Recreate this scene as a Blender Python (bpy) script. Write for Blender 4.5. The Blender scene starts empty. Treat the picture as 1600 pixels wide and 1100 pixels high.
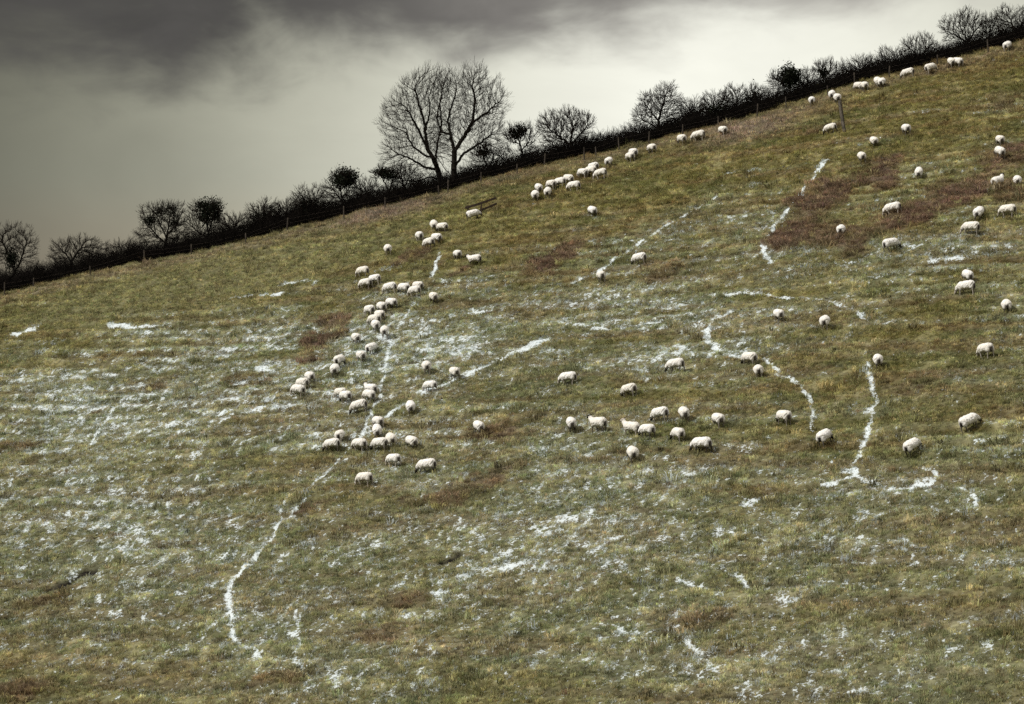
import bpy, math, random
import numpy as np
from mathutils import Vector, Matrix

scene = bpy.context.scene
COL = scene.collection
R = math.radians

# ------------------------------------------------------------------ camera
PITCH = R(5.0)
FPX = 4537.0                       # focal length in pixels of the 1600 px wide photograph
cam_data = bpy.data.cameras.new('camera')
cam_data.sensor_width = 36.0
cam_data.lens = 36.0 * FPX / 1600.0
cam_data.clip_start = 0.5
cam_data.clip_end = 5000.0
cam = bpy.data.objects.new('camera', cam_data)
cam.location = (0, 0, 0)
cam.rotation_euler = (math.pi / 2 + PITCH, 0, 0)
COL.objects.link(cam)
scene.camera = cam

# ------------------------------------------------------------------ exposure
scene.view_settings.view_transform = 'Standard'
scene.view_settings.look = 'None'
scene.view_settings.exposure = 0.62
scene.view_settings.gamma = 1.0
scene.view_settings.use_curve_mapping = False
scene.render.engine = 'CYCLES'
scene.cycles.use_denoising = False
scene.cycles.max_bounces = 4
scene.cycles.diffuse_bounces = 2

# ------------------------------------------------------------------ sun
SUN_EL, SUN_AZ = R(42), R(-118)      # azimuth from +y towards +x: the sun stands left, a little behind the camera
sun_data = bpy.data.lights.new('sun', 'SUN')
sun_data.energy = 2.3
sun_data.angle = R(8)
sun_data.color = (1.0, 0.955, 0.88)
sun = bpy.data.objects.new('sun', sun_data)
sd = Vector((math.sin(SUN_AZ) * math.cos(SUN_EL), math.cos(SUN_AZ) * math.cos(SUN_EL), math.sin(SUN_EL)))
sun.rotation_euler = (-sd).to_track_quat('-Z', 'Y').to_euler()
sun.location = sd * 300
COL.objects.link(sun)


# ------------------------------------------------------------------ node helpers
class NT:
    def __init__(self, tree):
        self.t = tree
        tree.nodes.clear()

    def n(self, typ, **kw):
        nd = self.t.nodes.new(typ)
        for k, v in kw.items():
            setattr(nd, k, v)
        return nd

    def put(self, sock, v):
        if v is None:
            return
        if isinstance(v, bpy.types.NodeSocket):
            self.t.links.new(v, sock)
        else:
            if isinstance(v, tuple) and sock.type == 'VECTOR':
                v = v[:3]
            sock.default_value = v

    def math(self, op, a, b=None, c=None, clamp=False):
        nd = self.n('ShaderNodeMath', operation=op, use_clamp=clamp)
        for i, v in enumerate((a, b, c)):
            self.put(nd.inputs[i], v)
        return nd.outputs[0]

    def smooth(self, v, lo, hi, a=0.0, b=1.0):
        nd = self.n('ShaderNodeMapRange', interpolation_type='SMOOTHSTEP')
        self.put(nd.inputs[0], v)
        for i, q in enumerate((lo, hi, a, b)):
            self.put(nd.inputs[1 + i], q)
        return nd.outputs[0]

    def mix(self, f, a, b, typ='MIX'):
        nd = self.n('ShaderNodeMix', data_type='RGBA', blend_type=typ)
        nd.clamp_factor = True
        self.put(nd.inputs[0], f)
        self.put(nd.inputs[6], a)
        self.put(nd.inputs[7], b)
        return nd.outputs[2]

    def noise(self, vec, scale, detail=4.0, rough=0.55, dist=0.0):
        nd = self.n('ShaderNodeTexNoise')
        self.put(nd.inputs['Vector'], vec)
        nd.inputs['Scale'].default_value = scale
        nd.inputs['Detail'].default_value = detail
        nd.inputs['Roughness'].default_value = rough
        nd.inputs['Distortion'].default_value = dist
        return nd.outputs[0]


def rgb(r, g, b):
    return (r, g, b, 1.0)


# ------------------------------------------------------------------ sky: a storm deck with a bright break under it
world = bpy.data.worlds.new('World')
scene.world = world
world.use_nodes = True
w = NT(world.node_tree)
out = w.n('ShaderNodeOutputWorld')
bg = w.n('ShaderNodeBackground')
w.t.links.new(bg.outputs[0], out.inputs[0])
nish = w.n('ShaderNodeTexSky', sky_type='NISHITA')
nish.sun_disc = False
nish.sun_elevation = SUN_EL
nish.sun_rotation = SUN_AZ
tc = w.n('ShaderNodeTexCoord')
sep = w.n('ShaderNodeSeparateXYZ')
w.t.links.new(tc.outputs['Generated'], sep.inputs[0])
DX, DY, DZ = sep.outputs
az = w.math('MULTIPLY', w.math('ARCTAN2', DX, DY), 180 / math.pi)
el = w.math('MULTIPLY', w.math('ARCSINE', DZ), 180 / math.pi)
mp = w.n('ShaderNodeMapping')
w.t.links.new(tc.outputs['Generated'], mp.inputs[0])
mp.inputs['Scale'].default_value = (1.0, 1.0, 2.1)
mp.inputs['Location'].default_value = (0.37, 0.2, 0.61)
n_big = w.noise(mp.outputs[0], 3.2, 5.0, 0.5, 0.3)
n_mid = w.noise(mp.outputs[0], 11.0, 5.0, 0.52, 0.5)
n_fine = w.noise(mp.outputs[0], 34.0, 5.0, 0.55, 0.4)
# ragged lower edge of the deck
edge = w.math('ADD', 10.55, w.math('MULTIPLY', w.smooth(az, -8.0, 8.0), 1.15))
wob = w.math('ADD', w.math('MULTIPLY', w.math('SUBTRACT', n_mid, 0.5), 3.6), w.math('MULTIPLY', w.math('SUBTRACT', n_fine, 0.5), 1.5))
deck = w.smooth(w.math('ADD', w.math('SUBTRACT', el, edge), wob), -0.95, 1.15)
# light coming through the break: strongest a little right of the middle
g1 = w.math('DIVIDE', w.math('SUBTRACT', az, 4.2), 9.6)
glow = w.math('POWER', 2.718, w.math('MULTIPLY', w.math('MULTIPLY', g1, g1), -1.0))
low_l = w.math('ADD', 0.060, w.math('MULTIPLY', glow, 0.56))
low_l = w.math('MULTIPLY', low_l, w.math('ADD', 0.80, w.math('MULTIPLY', n_mid, 0.40)))
# the deck is thick and dark on the left and thins to the right; elsewhere it is broken grey cloud
thin = w.smooth(az, -7.0, 10.0, 0.050, 0.24)
far_deck = w.math('ADD', 0.12, w.math('MULTIPLY', w.smooth(n_big, 0.30, 0.72), 0.62))
high = w.smooth(el, 13.0, 30.0)
back = w.smooth(w.math('ABSOLUTE', az), 16.0, 50.0)
deck_l = w.n('ShaderNodeMix', data_type='FLOAT')
w.put(deck_l.inputs[0], w.math('MAXIMUM', high, back))
w.put(deck_l.inputs[2], w.math('MULTIPLY', thin, w.math('ADD', 0.62, w.math('MULTIPLY', n_fine, 0.76))))
w.put(deck_l.inputs[3], far_deck)
col_low = w.mix(glow, rgb(1.0, 0.99, 0.74), rgb(1.0, 0.998, 0.885))
hz = w.math('MULTIPLY', w.smooth(el, 8.6, 6.4), w.smooth(az, 3.0, -5.0))
col_low = w.mix(w.math('MULTIPLY', hz, 0.8), col_low, rgb(1.14, 0.98, 0.71))


def scale_col(c, l):
    v = w.n('ShaderNodeVectorMath', operation='SCALE')
    w.put(v.inputs[0], c)
    w.put(v.inputs['Scale'], l)
    return v.outputs[0]


c_low = scale_col(col_low, low_l)
c_deck = scale_col(rgb(1.0, 0.94, 0.86), deck_l.outputs[0])
cloud = w.mix(deck, c_low, c_deck)
sky_thin = scale_col(nish.outputs[0], 0.08)
final = w.mix(0.99, sky_thin, cloud)
w.put(bg.inputs[0], final)
bg.inputs[1].default_value = 1.0
world.cycles.sampling_method = 'MANUAL'
world.cycles.sample_map_resolution = 1024


# ------------------------------------------------------------------ numpy noise
_TAB = {}


def vnoise(x, y, seed=0):
    if seed not in _TAB:
        _TAB[seed] = np.random.RandomState(seed).rand(256, 256)
    tab = _TAB[seed]
    xi = np.floor(x).astype(np.int64)
    yi = np.floor(y).astype(np.int64)
    fx = x - xi
    fy = y - yi
    fx = fx * fx * fx * (fx * (fx * 6 - 15) + 10)
    fy = fy * fy * fy * (fy * (fy * 6 - 15) + 10)
    a = tab[xi & 255, yi & 255]
    b = tab[(xi + 1) & 255, yi & 255]
    c = tab[xi & 255, (yi + 1) & 255]
    d = tab[(xi + 1) & 255, (yi + 1) & 255]
    return (a * (1 - fx) + b * fx) * (1 - fy) + (c * (1 - fx) + d * fx) * fy


def fbm(x, y, seed=0, octv=4, gain=0.55):
    s = np.zeros_like(x, dtype=float)
    a, t = 1.0, 0.0
    ca, sa = math.cos(0.6), math.sin(0.6)
    for o in range(octv):
        s += a * vnoise(x + 13.7 * o, y - 7.3 * o, seed + o)
        t += a
        a *= gain
        x, y = (x * ca - y * sa) * 2.03, (x * sa + y * ca) * 2.03
    return s / t


def sstep(lo, hi, v):
    t = np.clip((v - lo) / (hi - lo), 0, 1)
    return t * t * (3 - 2 * t)


# ------------------------------------------------------------------ terrain
CP, SP = math.cos(PITCH), math.sin(PITCH)


def project(x, y, z):
    yc = y * CP + z * SP
    zc = -y * SP + z * CP
    return 800 + FPX * x / yc, 550 - FPX * zc / yc


def smax(a, b, k):
    return 0.5 * (a + b + np.sqrt((a - b) ** 2 + k * k))


HEDGE_Y = 251.5


def big_shape(x, y):
    x = np.asarray(x, float)
    y = np.asarray(y, float)
    xt = 140 * np.tanh(x / 140)
    hill = -62.6 + 0.4 * y + 0.25 * xt
    hill = hill + 0.9 * (fbm(x / 38 + 5, y / 30, 3, 2) - 0.5)
    crest = -62.6 + 0.4 * 257.0 + 0.25 * xt - 0.16 * (y - 257.0)
    crest = np.maximum(crest, crest * 0 - 40)
    hill = -smax(-hill, -crest, 1.6)
    near = -1.75 - 0.36 * y
    near = np.where(y < 0, -1.75 - 0.30 * 120 * np.tanh(y / 120), near)
    return smax(hill, near, 14.0)


# the top edge of the field sags a little between the corners: photo pixels of the foot of the hedge
FOOT = [(-200, 505), (-60, 476), (0, 463), (100, 441), (200, 420), (300, 399), (400, 378), (505, 351), (600, 326), (700, 301), (800, 274), (925, 246), (1000, 230), (1100, 205), (1200, 179),
        (1290, 151), (1400, 120), (1500, 95), (1600, 68), (1660, 53), (1800, 18)]
_plain = big_shape
_cx, _cz = [], []
for _p in range(-150, 1751, 25):
    _py = np.interp(_p, [q[0] for q in FOOT], [q[1] for q in FOOT])
    _u, _v = (_p - 800) / FPX, (550 - _py) / FPX
    _d = (_u, CP - _v * SP, SP + _v * CP)
    _x = _d[0] * 249.6 / _d[1]
    _cx.append(_x)
    _cz.append(_d[2] * 249.6 / _d[1] - float(_plain(np.array([_x]), np.array([249.6]))[0]))
_cz = np.convolve(np.pad(_cz, 2, 'edge'), [.1, .2, .4, .2, .1], 'valid')


def big_shape(x, y):
    x = np.asarray(x, float)
    y = np.asarray(y, float)
    return _plain(x, y) + np.interp(x, _cx, _cz) * sstep(185, 246, y) * sstep(330, 270, y)


def axis(fine_lo, fine_hi, step, far_lo, far_hi):
    a = [fine_lo]
    s = step
    while a[-1] > far_lo:
        s *= 1.22
        a.append(a[-1] - s)
    a = a[::-1]
    mid = list(np.arange(fine_lo + step, fine_hi, step))
    b = [fine_hi]
    s = step
    while b[-1] < far_hi:
        s *= 1.22
        b.append(b[-1] + s)
    return np.array(a + mid + b), len(a) - 1


X, ix0 = axis(-52.0, 52.0, 0.16, -900, 900)
Y, iy0 = axis(124.0, 259.0, 0.25, -500, 1200)
GX, GY = np.meshgrid(X, Y)
Z0 = big_shape(GX, GY)
PX, PY = project(GX, np.maximum(GY, 20), Z0)
PX = np.where(GY > 20, PX, -9999)

# coordinates along and across the contours of the slope
AL = GX * 0.848 - GY * 0.530
AC = GX * 0.530 + GY * 0.848

TRACKS = [  # points in photo pixels, width in metres, strength
    ([(688, 392), (680, 418), (671, 434), (692, 441)], .42, 1.0),
    ([(650, 472), (641, 484), (632, 497)], .35, .8),
    ([(613, 526), (605, 548), (600, 590), (592, 618), (581, 645), (569, 673)], .34, 1.0),
    ([(852, 531), (800, 552), (760, 570), (720, 588), (690, 601), (660, 613)], .46, 1.05),
    ([(636, 630), (612, 646), (596, 655)], .42, 1.1),
    ([(575, 672), (545, 702), (515, 735), (492, 757), (472, 783), (454, 806)], .30, .9),
    ([(447, 774), (440, 806), (428, 832), (420, 850)], .28, .9),
    ([(403, 866), (380, 884), (363, 905), (357, 930), (358, 955), (366, 988), (384, 1011), (411, 1028)], .34, 1.1),
    ([(357, 967), (336, 972), (318, 984)], .28, .8),
    ([(462, 955), (465, 985), (468, 1005), (460, 1030)], .34, .8),
    ([(460, 1030), (482, 1056), (503, 1092)], .34, .7),
    ([(182, 632), (165, 660), (146, 690), (131, 704)], .24, 1.0),
    ([(1292, 250), (1266, 285), (1245, 312), (1225, 335), (1205, 365), (1193, 385), (1203, 410)], .42, .95),
    ([(1120, 305), (1080, 330), (1040, 353)], .32, 1.2),
    ([(1046, 348), (1003, 376), (960, 405), (938, 422)], .44, 1.15),
    ([(930, 428), (900, 440)], .55, .8),
    ([(1130, 463), (1180, 460), (1240, 462), (1290, 469), (1325, 485), (1356, 502)], .38, .95),
    ([(1140, 491), (1111, 508), (1104, 528), (1120, 543), (1150, 556)], .46, 1.05),
    ([(1191, 561), (1215, 580), (1245, 600), (1262, 620), (1272, 646), (1266, 668)], .34, 1.0),
    ([(1355, 570), (1360, 595), (1366, 620), (1360, 650), (1351, 690), (1336, 720), (1333, 742)], .36, 1.1),
    ([(1333, 742), (1351, 752), (1381, 763), (1420, 758), (1450, 752), (1470, 743), (1440, 725)], .34, .9),
    ([(1333, 742), (1310, 748), (1284, 758)], .38, 1.0),
    ([(1330, 740), (1313, 731), (1297, 715)], .26, .8),
    ([(1502, 760), (1519, 769), (1525, 791)], .36, .9),
    ([(-20, 585), (50, 586), (98, 588)], .40, 1.1),
    ([(170, 506), (205, 511), (247, 508)], .65, 1.0),
    ([(24, 523), (56, 515)], .75, 1.0),
    ([(360, 466), (440, 460)], .50, .85),
    ([(430, 444), (495, 441)], .70, .7),
    ([(386, 578), (428, 576)], .60, .95),
    ([(356, 606), (382, 598)], .60, .95),
    ([(322, 650), (400, 641), (480, 631)], .55, .75),
    ([(440, 500), (520, 480), (560, 470)], .7, .45),
    ([(590, 425), (640, 412), (690, 402)], .8, .55),
    ([(925, 508), (975, 510), (1030, 503)], .42, .8),
    ([(680, 492), (740, 490), (815, 480)], .50, .75),
    ([(1455, 410), (1510, 401), (1580, 394)], .60, .72),
    ([(1380, 405), (1460, 380), (1500, 368)], .4, .45),
    ([(1000, 372), (1080, 366), (1180, 352)], .5, .45),
    ([(840, 330), (930, 322), (1000, 316)], .45, .4),
    ([(1120, 275), (1190, 265)], .4, .5),
    ([(720, 330), (800, 352), (880, 345)], .7, .35),
    ([(1060, 905), (1106, 918)], .34, .95),
    ([(1150, 894), (1160, 903), (1172, 912)], .36, .95),
    ([(1212, 930), (1235, 946)], .24, .7),
    ([(1384, 840), (1412, 842), (1446, 849)], .38, .95),
    ([(1050, 980), (1074, 1004), (1093, 1019)], .36, .9),
    ([(928, 970), (975, 986), (1050, 985)], .38, .6),
    ([(690, 908), (730, 895), (816, 879)], .48, .85),
    ([(612, 921), (656, 904)], .50, .7),
    ([(680, 928), (702, 923)], .40, 1.1),
    ([(932, 852), (985, 830), (1022, 819)], .24, .8),
    ([(1164, 791), (1200, 779)], .32, .8),
    ([(84, 917), (148, 890)], .32, .9),
    ([(40, 975), (72, 960)], .34, .7),
    ([(0, 545), (60, 540), (120, 530)], .6, .5),
    ([(0, 660), (60, 652), (110, 650)], .6, .6),
    ([(170, 655), (240, 655)], .55, .6),
    ([(398, 520), (402, 556)], .25, .5),
    ([(330, 660), (315, 690), (300, 720)], .22, .45),
    ([(560, 860), (600, 850)], .4, .6),
    ([(840, 940), (858, 962)], .35, .6),
    ([(1400, 940), (1440, 945)], .4, .6),
    ([(1250, 1046), (1310, 1042)], .4, .55),
    ([(1330, 1085), (1380, 1075)], .4, .6),
]
BROWN = [  # bracken patches: photo pixels cx, cy, half length, half width, tilt in degrees, strength
    (1300, 308, 72, 26, 30, 1.0), (1375, 268, 52, 18, 28, .95), (1245, 368, 64, 24, 20, 1.0), (1320, 372, 70, 20, 10, .8),
    (1420, 332, 80, 24, 18, .95), (1500, 300, 72, 23, 24, .95), (1575, 245, 46, 26, 20, .9), (1590, 300, 40, 18, 10, .7),
    (500, 540, 46, 15, 26, 1.0), (515, 500, 34, 11, 16, .8), (865, 408, 48, 12, 22, 1.0), (895, 385, 46, 9, 6, .8),
    (640, 400, 36, 7, 10, .7), (715, 424, 30, 8, 10, .8), (775, 676, 60, 13, 14, .65), (690, 775, 60, 17, 14, .7),
    (765, 750, 50, 16, 18, .6), (20, 705, 46, 13, 6, .6), (495, 795, 34, 9, 20, .8), (385, 595, 34, 12, 10, .5),
    (430, 1060, 70, 18, 16, .6), (60, 945, 50, 12, 10, .6), (260, 600, 34, 10, 8, .5), (600, 990, 60, 18, 12, .5),
    (1090, 980, 70, 18, 14, .4), (30, 1085, 60, 16, 8, .6), (1040, 425, 60, 9, 3, .5), (150, 650, 26, 8, 14, .6),
    (1440, 590, 60, 14, 14, .35), (640, 930, 40, 10, 14, .6), (1300, 200, 46, 8, 8, .5), (1560, 165, 50, 9, 12, .4),
]
COVER = [  # how thick the dusting of snow lies: photo pixels cx, cy, rx, ry, amount
    (120, 540, 260, 70, .26), (330, 500, 200, 60, .24), (60, 640, 170, 80, .26), (430, 640, 230, 70, .22), (120, 800, 260, 130, .24),
    (330, 830, 220, 130, .12), (700, 530, 240, 70, .20), (640, 420, 110, 40, .18), (1010, 370, 170, 60, .20), (1000, 480, 240, 50, .20),
    (760, 870, 260, 110, .24), (530, 1040, 220, 90, .22), (200, 1000, 230, 110, .10), (900, 760, 240, 90, .16), (1150, 860, 240, 120, .14),
    (1300, 1030, 300, 100, .16), (1480, 820, 220, 110, .16), (1200, 360, 90, 60, .16), (1480, 400, 160, 30, .18), (850, 330, 180, 35, .14),
    (1500, 700, 150, 80, .08), (1000, 1040, 200, 70, .12), (820, 640, 200, 80, .06), (1420, 500, 200, 70, .02), (620, 560, 130, 60, .16),
    (1120, 540, 120, 40, .16), (560, 480, 80, 50, .12),
]


def unproject_smooth(px, py):
    """photo pixel -> point of the smooth slope"""
    u = (px - 800) / FPX
    v = (550 - py) / FPX
    d = np.array([u, CP - v * SP, SP + v * CP])
    lo, hi = 118.0, 256.5
    f = lambda t: float(d[2] * t / d[1] - big_shape(np.array([d[0] * t / d[1]]), np.array([t]))[0])
    for _ in range(44):
        m = 0.5 * (lo + hi)
        if f(m) > 0:
            lo = m
        else:
            hi = m
    return d[0] * hi / d[1], hi


fine = (GX > -52.1) & (GX < 52.1) & (GY > 123.9) & (GY < 259.1)
fx, fy = GX[fine], GY[fine]
jit = 0.55
wx = fx + jit * (fbm(fx / 1.4, fy / 1.4, 50, 3) - 0.5)
wy = fy + 2.2 * jit * (fbm(fx / 1.4, fy / 1.4, 60, 3) - 0.5)
track = np.zeros(fx.shape)
core = np.zeros(fx.shape)
brk = fbm(fx / 0.7, fy / 1.1, 70, 4, 0.7)
brk2 = fbm(fx / 4.0, fy / 4.0, 75, 3)
for pts, wd, st in TRACKS:
    wp = [unproject_smooth(a, b) for a, b in pts]
    xs = [p[0] for p in wp]
    ys = [p[1] for p in wp]
    sel = np.where((fx > min(xs) - 3) & (fx < max(xs) + 3) & (fy > min(ys) - 5) & (fy < max(ys) + 5))[0]
    qx, qy = wx[sel], wy[sel]
    best = np.full(sel.shape, 1e9)
    for (ax, ay), (bx, by) in zip(wp[:-1], wp[1:]):
        ex, ey = bx - ax, by - ay
        t = np.clip(((qx - ax) * ex + (qy - ay) * ey) / (ex * ex + ey * ey + 1e-9), 0, 1)
        dd = np.hypot(qx - ax - t * ex, (qy - ay - t * ey) * 0.62)
        best = np.minimum(best, dd)
    broad = wd >= .45
    wd = wd * .88 if broad else max(wd * .56, .165)
    st = .90 * st if broad else .34 + .66 * st
    val = st * np.exp(-(best / wd) ** 2)
    track[sel] = np.maximum(track[sel], val * np.clip(1.7 * brk[sel] + .20, .55, 1.4))
    core[sel] = np.maximum(core[sel], st * np.exp(-(best / (wd * 0.9)) ** 2))

fpx, fpy = PX[fine], PY[fine]
jx = fpx + 105 * (fbm(fx / 2.6, fy / 4.0, 80, 5, .66) - .5)
jy = fpy + 52 * (fbm(fx / 2.6, fy / 4.0, 90, 5, .66) - .5)
brown = np.zeros(fx.shape)
for cx, cy, a, b, deg, st in BROWN:
    c, s = math.cos(R(deg)), math.sin(R(deg))
    du = ((jx - cx) * c - (jy - cy) * s) / a
    dv = ((jx - cx) * s + (jy - cy) * c) / b
    brown = np.maximum(brown, st * (1 - sstep(0.45, 1.25, np.hypot(du, dv))))
brown *= np.clip(.45 + .95 * fbm(fx / .8, fy / 1.2, 95, 4, .7), 0, 1.05)
cov = np.full(fx.shape, 0.325)
for cx, cy, rx, ry, am in COVER:
    cov += am * np.exp(-((fpx - cx) / rx) ** 2 - ((fpy - cy) / ry) ** 2)
# the top of the field under the hedge is nearly bare of snow
top_line = np.interp(fpx, [q[0] for q in FOOT], [q[1] for q in FOOT])
below = fpy - top_line
cov *= sstep(20, 190, below + 55 * (brk2 - .5)) * 0.85 + 0.15
streak = fbm(AL[fine] / 7.5, AC[fine] / 1.05, 110, 4, .55)
midn = fbm(fx / 2.6, fy / 3.2, 120, 4, .6)
fin = fbm(fx / 0.30, fy / 0.46, 130, 2, .8)
near_w = sstep(560, 900, fpy)
ter = fbm(AL[fine] / 11.0, AC[fine] / 6.0, 170, 3)
tread = np.sin((AC[fine] + 1.6 * ter + .5 * midn) * 2 * math.pi / 1.9) * sstep(.36, .62, ter)
snow_p = cov + (0.62 - 0.40 * near_w) * (streak - .5) + 0.27 * (midn - .5) + .10 * tread * (1 - near_w) - 0.30 * brown
snow_v = snow_p + 0.95 * (fin - .5)
snow = sstep(0.22, 0.98, snow_v) * 0.82
snow = np.maximum(snow * .88, sstep(0.22, 0.95, track) * .84)
snow *= 1 - 0.75 * sstep(.3, .8, brown) * (track < .5)
strip = np.exp(-((fpx - 600) / 75) ** 2) * np.exp(-((below - 8) / 12) ** 2) + np.exp(-((fpx - 1175) / 95) ** 2) * np.exp(-((below - 20) / 15) ** 2) \
    + 0.5 * np.exp(-((below - 4) / 8) ** 2)
strip = np.clip(strip * (0.6 + 0.8 * midn), 0, 1)

# grass colour
v1 = fbm(fx / 5.0, fy / 6.0, 140, 4, .6)
v2 = fbm(fx / 1.1, fy / 1.5, 150, 4, .65)
v3 = fbm(AL[fine] / 9.0, AC[fine] / 1.3, 160, 3, .55)
C_OL = np.array([.112, .101, .038])
C_GR = np.array([.092, .091, .034])
C_BR = np.array([.120, .090, .042])
C_ST = np.array([.215, .195, .105])
C_BK = np.array([.112, .080, .060])
C_PU = np.array([.165, .135, .105])
C_YG = np.array([.145, .143, .078])


def lerp(a, b, t):
    return a + (b - a) * t[:, None]


gcol = np.tile(C_OL, (fx.size, 1))
gcol = lerp(gcol, C_GR, sstep(.42, .66, v1))
gcol = lerp(gcol, C_BR, sstep(.46, .68, 1 - v3) * .75)
gcol = lerp(gcol, C_ST, sstep(.54, .80, v2) * .62)
upl = np.exp(-((fpx - 330) / 330) ** 2) * np.exp(-((below - 45) / 50) ** 2)
gcol = lerp(gcol, C_YG, np.clip(upl * 1.0 + .35 * sstep(900, 1100, fpy) * sstep(900, 1500, fpx), 0, .8))
gcol = lerp(gcol, C_BK, np.clip(brown * 1.1, 0, 1))
gcol = lerp(gcol, np.array([.25, .285, .235]), np.clip(sstep(.12, .70, snow_p) * .30, 0, 1) * (1 - brown))
gcol = lerp(gcol, C_PU, strip)
gcol *= ((0.66 + 0.68 * v2) * (1 + .22 * tread))[:, None] * 1.22

# relief: tussocks, small terraces along the contours, worn tracks
cz = Z0[fine]
relief = 0.24 * (fbm(fx / 1.5, fy / 1.5, 180, 4, .6) - .5) + 0.17 * (fbm(fx / .55, fy / .6, 185, 2, .6) - .5) + 0.34 * (fbm(fx / 7, fy / 7, 190, 2) - .5)
relief += 0.085 * tread
relief -= 0.05 * np.clip(core, 0, 1)
relief += 0.10 * brown
# eroded ledges, lower left
soil = np.zeros(fx.shape)
for pts in ([(76, 918), (104, 908), (128, 894), (150, 887)], [(62, 966), (82, 957)], [(690, 878), (716, 866)]):
    wp = [unproject_smooth(a, b) for a, b in pts]
    sel = np.where((np.abs(fx - wp[0][0]) < 6) & (np.abs(fy - wp[0][1]) < 9))[0]
    best = np.full(sel.shape, 1e9)
    side = np.zeros(sel.shape)
    for (ax, ay), (bx, by) in zip(wp[:-1], wp[1:]):
        ex, ey = bx - ax, by - ay
        t = np.clip(((fx[sel] - ax) * ex + (fy[sel] - ay) * ey) / (ex * ex + ey * ey), 0, 1)
        dd = np.hypot(fx[sel] - ax - t * ex, (fy[sel] - ay - t * ey) * .7)
        best = np.minimum(best, dd)
    soil[sel] = np.maximum(soil[sel], np.exp(-(best / .30) ** 2))
relief -= 0.42 * soil
snow *= 1 - sstep(.3, .6, soil)
gcol = lerp(gcol, np.array([.014, .011, .010]), sstep(.25, .6, soil))
ew = np.minimum(1, np.minimum(fx + 52.0, 52.0 - fx) / 4) * np.minimum(1, np.minimum(fy - 124.0, 259.0 - fy) / 4)
Z = Z0.copy()
Z[fine] = cz + relief * np.clip(ew, 0, 1)

COLR = np.zeros(GX.shape + (4,))
COLR[..., :3] = C_OL
COLR[..., 3] = 1
SN = np.full(GX.shape, .12)
tmp = COLR[fine]
tmp[:, :3] = gcol
COLR[fine] = tmp
SN[fine] = snow
BRW = np.zeros(GX.shape)
BRW[fine] = brown
STR = np.zeros(GX.shape)
STR[fine] = strip
TRK = np.zeros(GX.shape)
TRK[fine] = np.clip(core, 0, 1) * .9
SOIL = np.zeros(GX.shape)
SOIL[fine] = soil


def sample(F, x, y):
    x = np.asarray(x, float)
    y = np.asarray(y, float)
    i = np.clip(np.searchsorted(X, x) - 1, 0, len(X) - 2)
    j = np.clip(np.searchsorted(Y, y) - 1, 0, len(Y) - 2)
    a = (x - X[i]) / (X[i + 1] - X[i])
    b = (y - Y[j]) / (Y[j + 1] - Y[j])
    if F.ndim == 3:
        a, b = a[..., None], b[..., None]
    return (F[j, i] * (1 - a) + F[j, i + 1] * a) * (1 - b) + (F[j + 1, i] * (1 - a) + F[j + 1, i + 1] * a) * b


def H(x, y):
    return float(sample(Z, np.array([x]), np.array([y]))[0])


def at(px, py, up=0.0):
    """photo pixel -> point where its sight line meets the ground (raised by up)"""
    u = (px - 800) / FPX
    v = (550 - py) / FPX
    d = (u, CP - v * SP, SP + v * CP)
    prev = 118.0
    t = prev
    while t < 258:
        if d[2] * t / d[1] < H(d[0] * t / d[1], t) + up:
            break
        prev = t
        t += 0.4
    lo, hi = prev, t
    for _ in range(16):
        m = .5 * (lo + hi)
        if d[2] * m / d[1] > H(d[0] * m / d[1], m) + up:
            lo = m
        else:
            hi = m
    x = d[0] * hi / d[1]
    return Vector((x, hi, H(x, hi)))


def px_at_depth(px, py, y):
    """photo pixel -> point at distance y"""
    u = (px - 800) / FPX
    v = (550 - py) / FPX
    d = (u, CP - v * SP, SP + v * CP)
    return Vector((d[0] * y / d[1], y, d[2] * y / d[1]))


# ------------------------------------------------------------------ mesh helpers
def mesh_np(name, verts, faces, mat=None, smooth=False):
    """faces: (n,k) int array"""
    verts = np.asarray(verts, np.float32)
    faces = np.asarray(faces, np.int32)
    me = bpy.data.meshes.new(name)
    n, k = faces.shape
    me.vertices.add(len(verts))
    me.vertices.foreach_set('co', verts.ravel())
    me.loops.add(n * k)
    me.loops.foreach_set('vertex_index', faces.ravel())
    me.polygons.add(n)
    me.polygons.foreach_set('loop_start', np.arange(0, n * k, k, dtype=np.int32))
    me.polygons.foreach_set('use_smooth', np.full(n, smooth))
    me.update(calc_edges=True)
    me.validate()
    if mat:
        me.materials.append(mat)
    return me


def link(name, me, parent=None):
    o = bpy.data.objects.new(name, me)
    COL.objects.link(o)
    if parent:
        o.parent = parent
    return o


def tag(o, label=None, cat=None, group=None, kind=None):
    if label:
        o['label'] = label
    if cat:
        o['category'] = cat
    if group:
        o['group'] = group
    if kind:
        o['kind'] = kind
    return o


def material(name):
    m = bpy.data.materials.new(name)
    m.use_nodes = True
    t = NT(m.node_tree)
    o = t.n('ShaderNodeOutputMaterial')
    b = t.n('ShaderNodeBsdfPrincipled')
    t.t.links.new(b.outputs[0], o.inputs[0])
    b.inputs['Specular IOR Level'].default_value = 0.2
    return m, t, b


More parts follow.
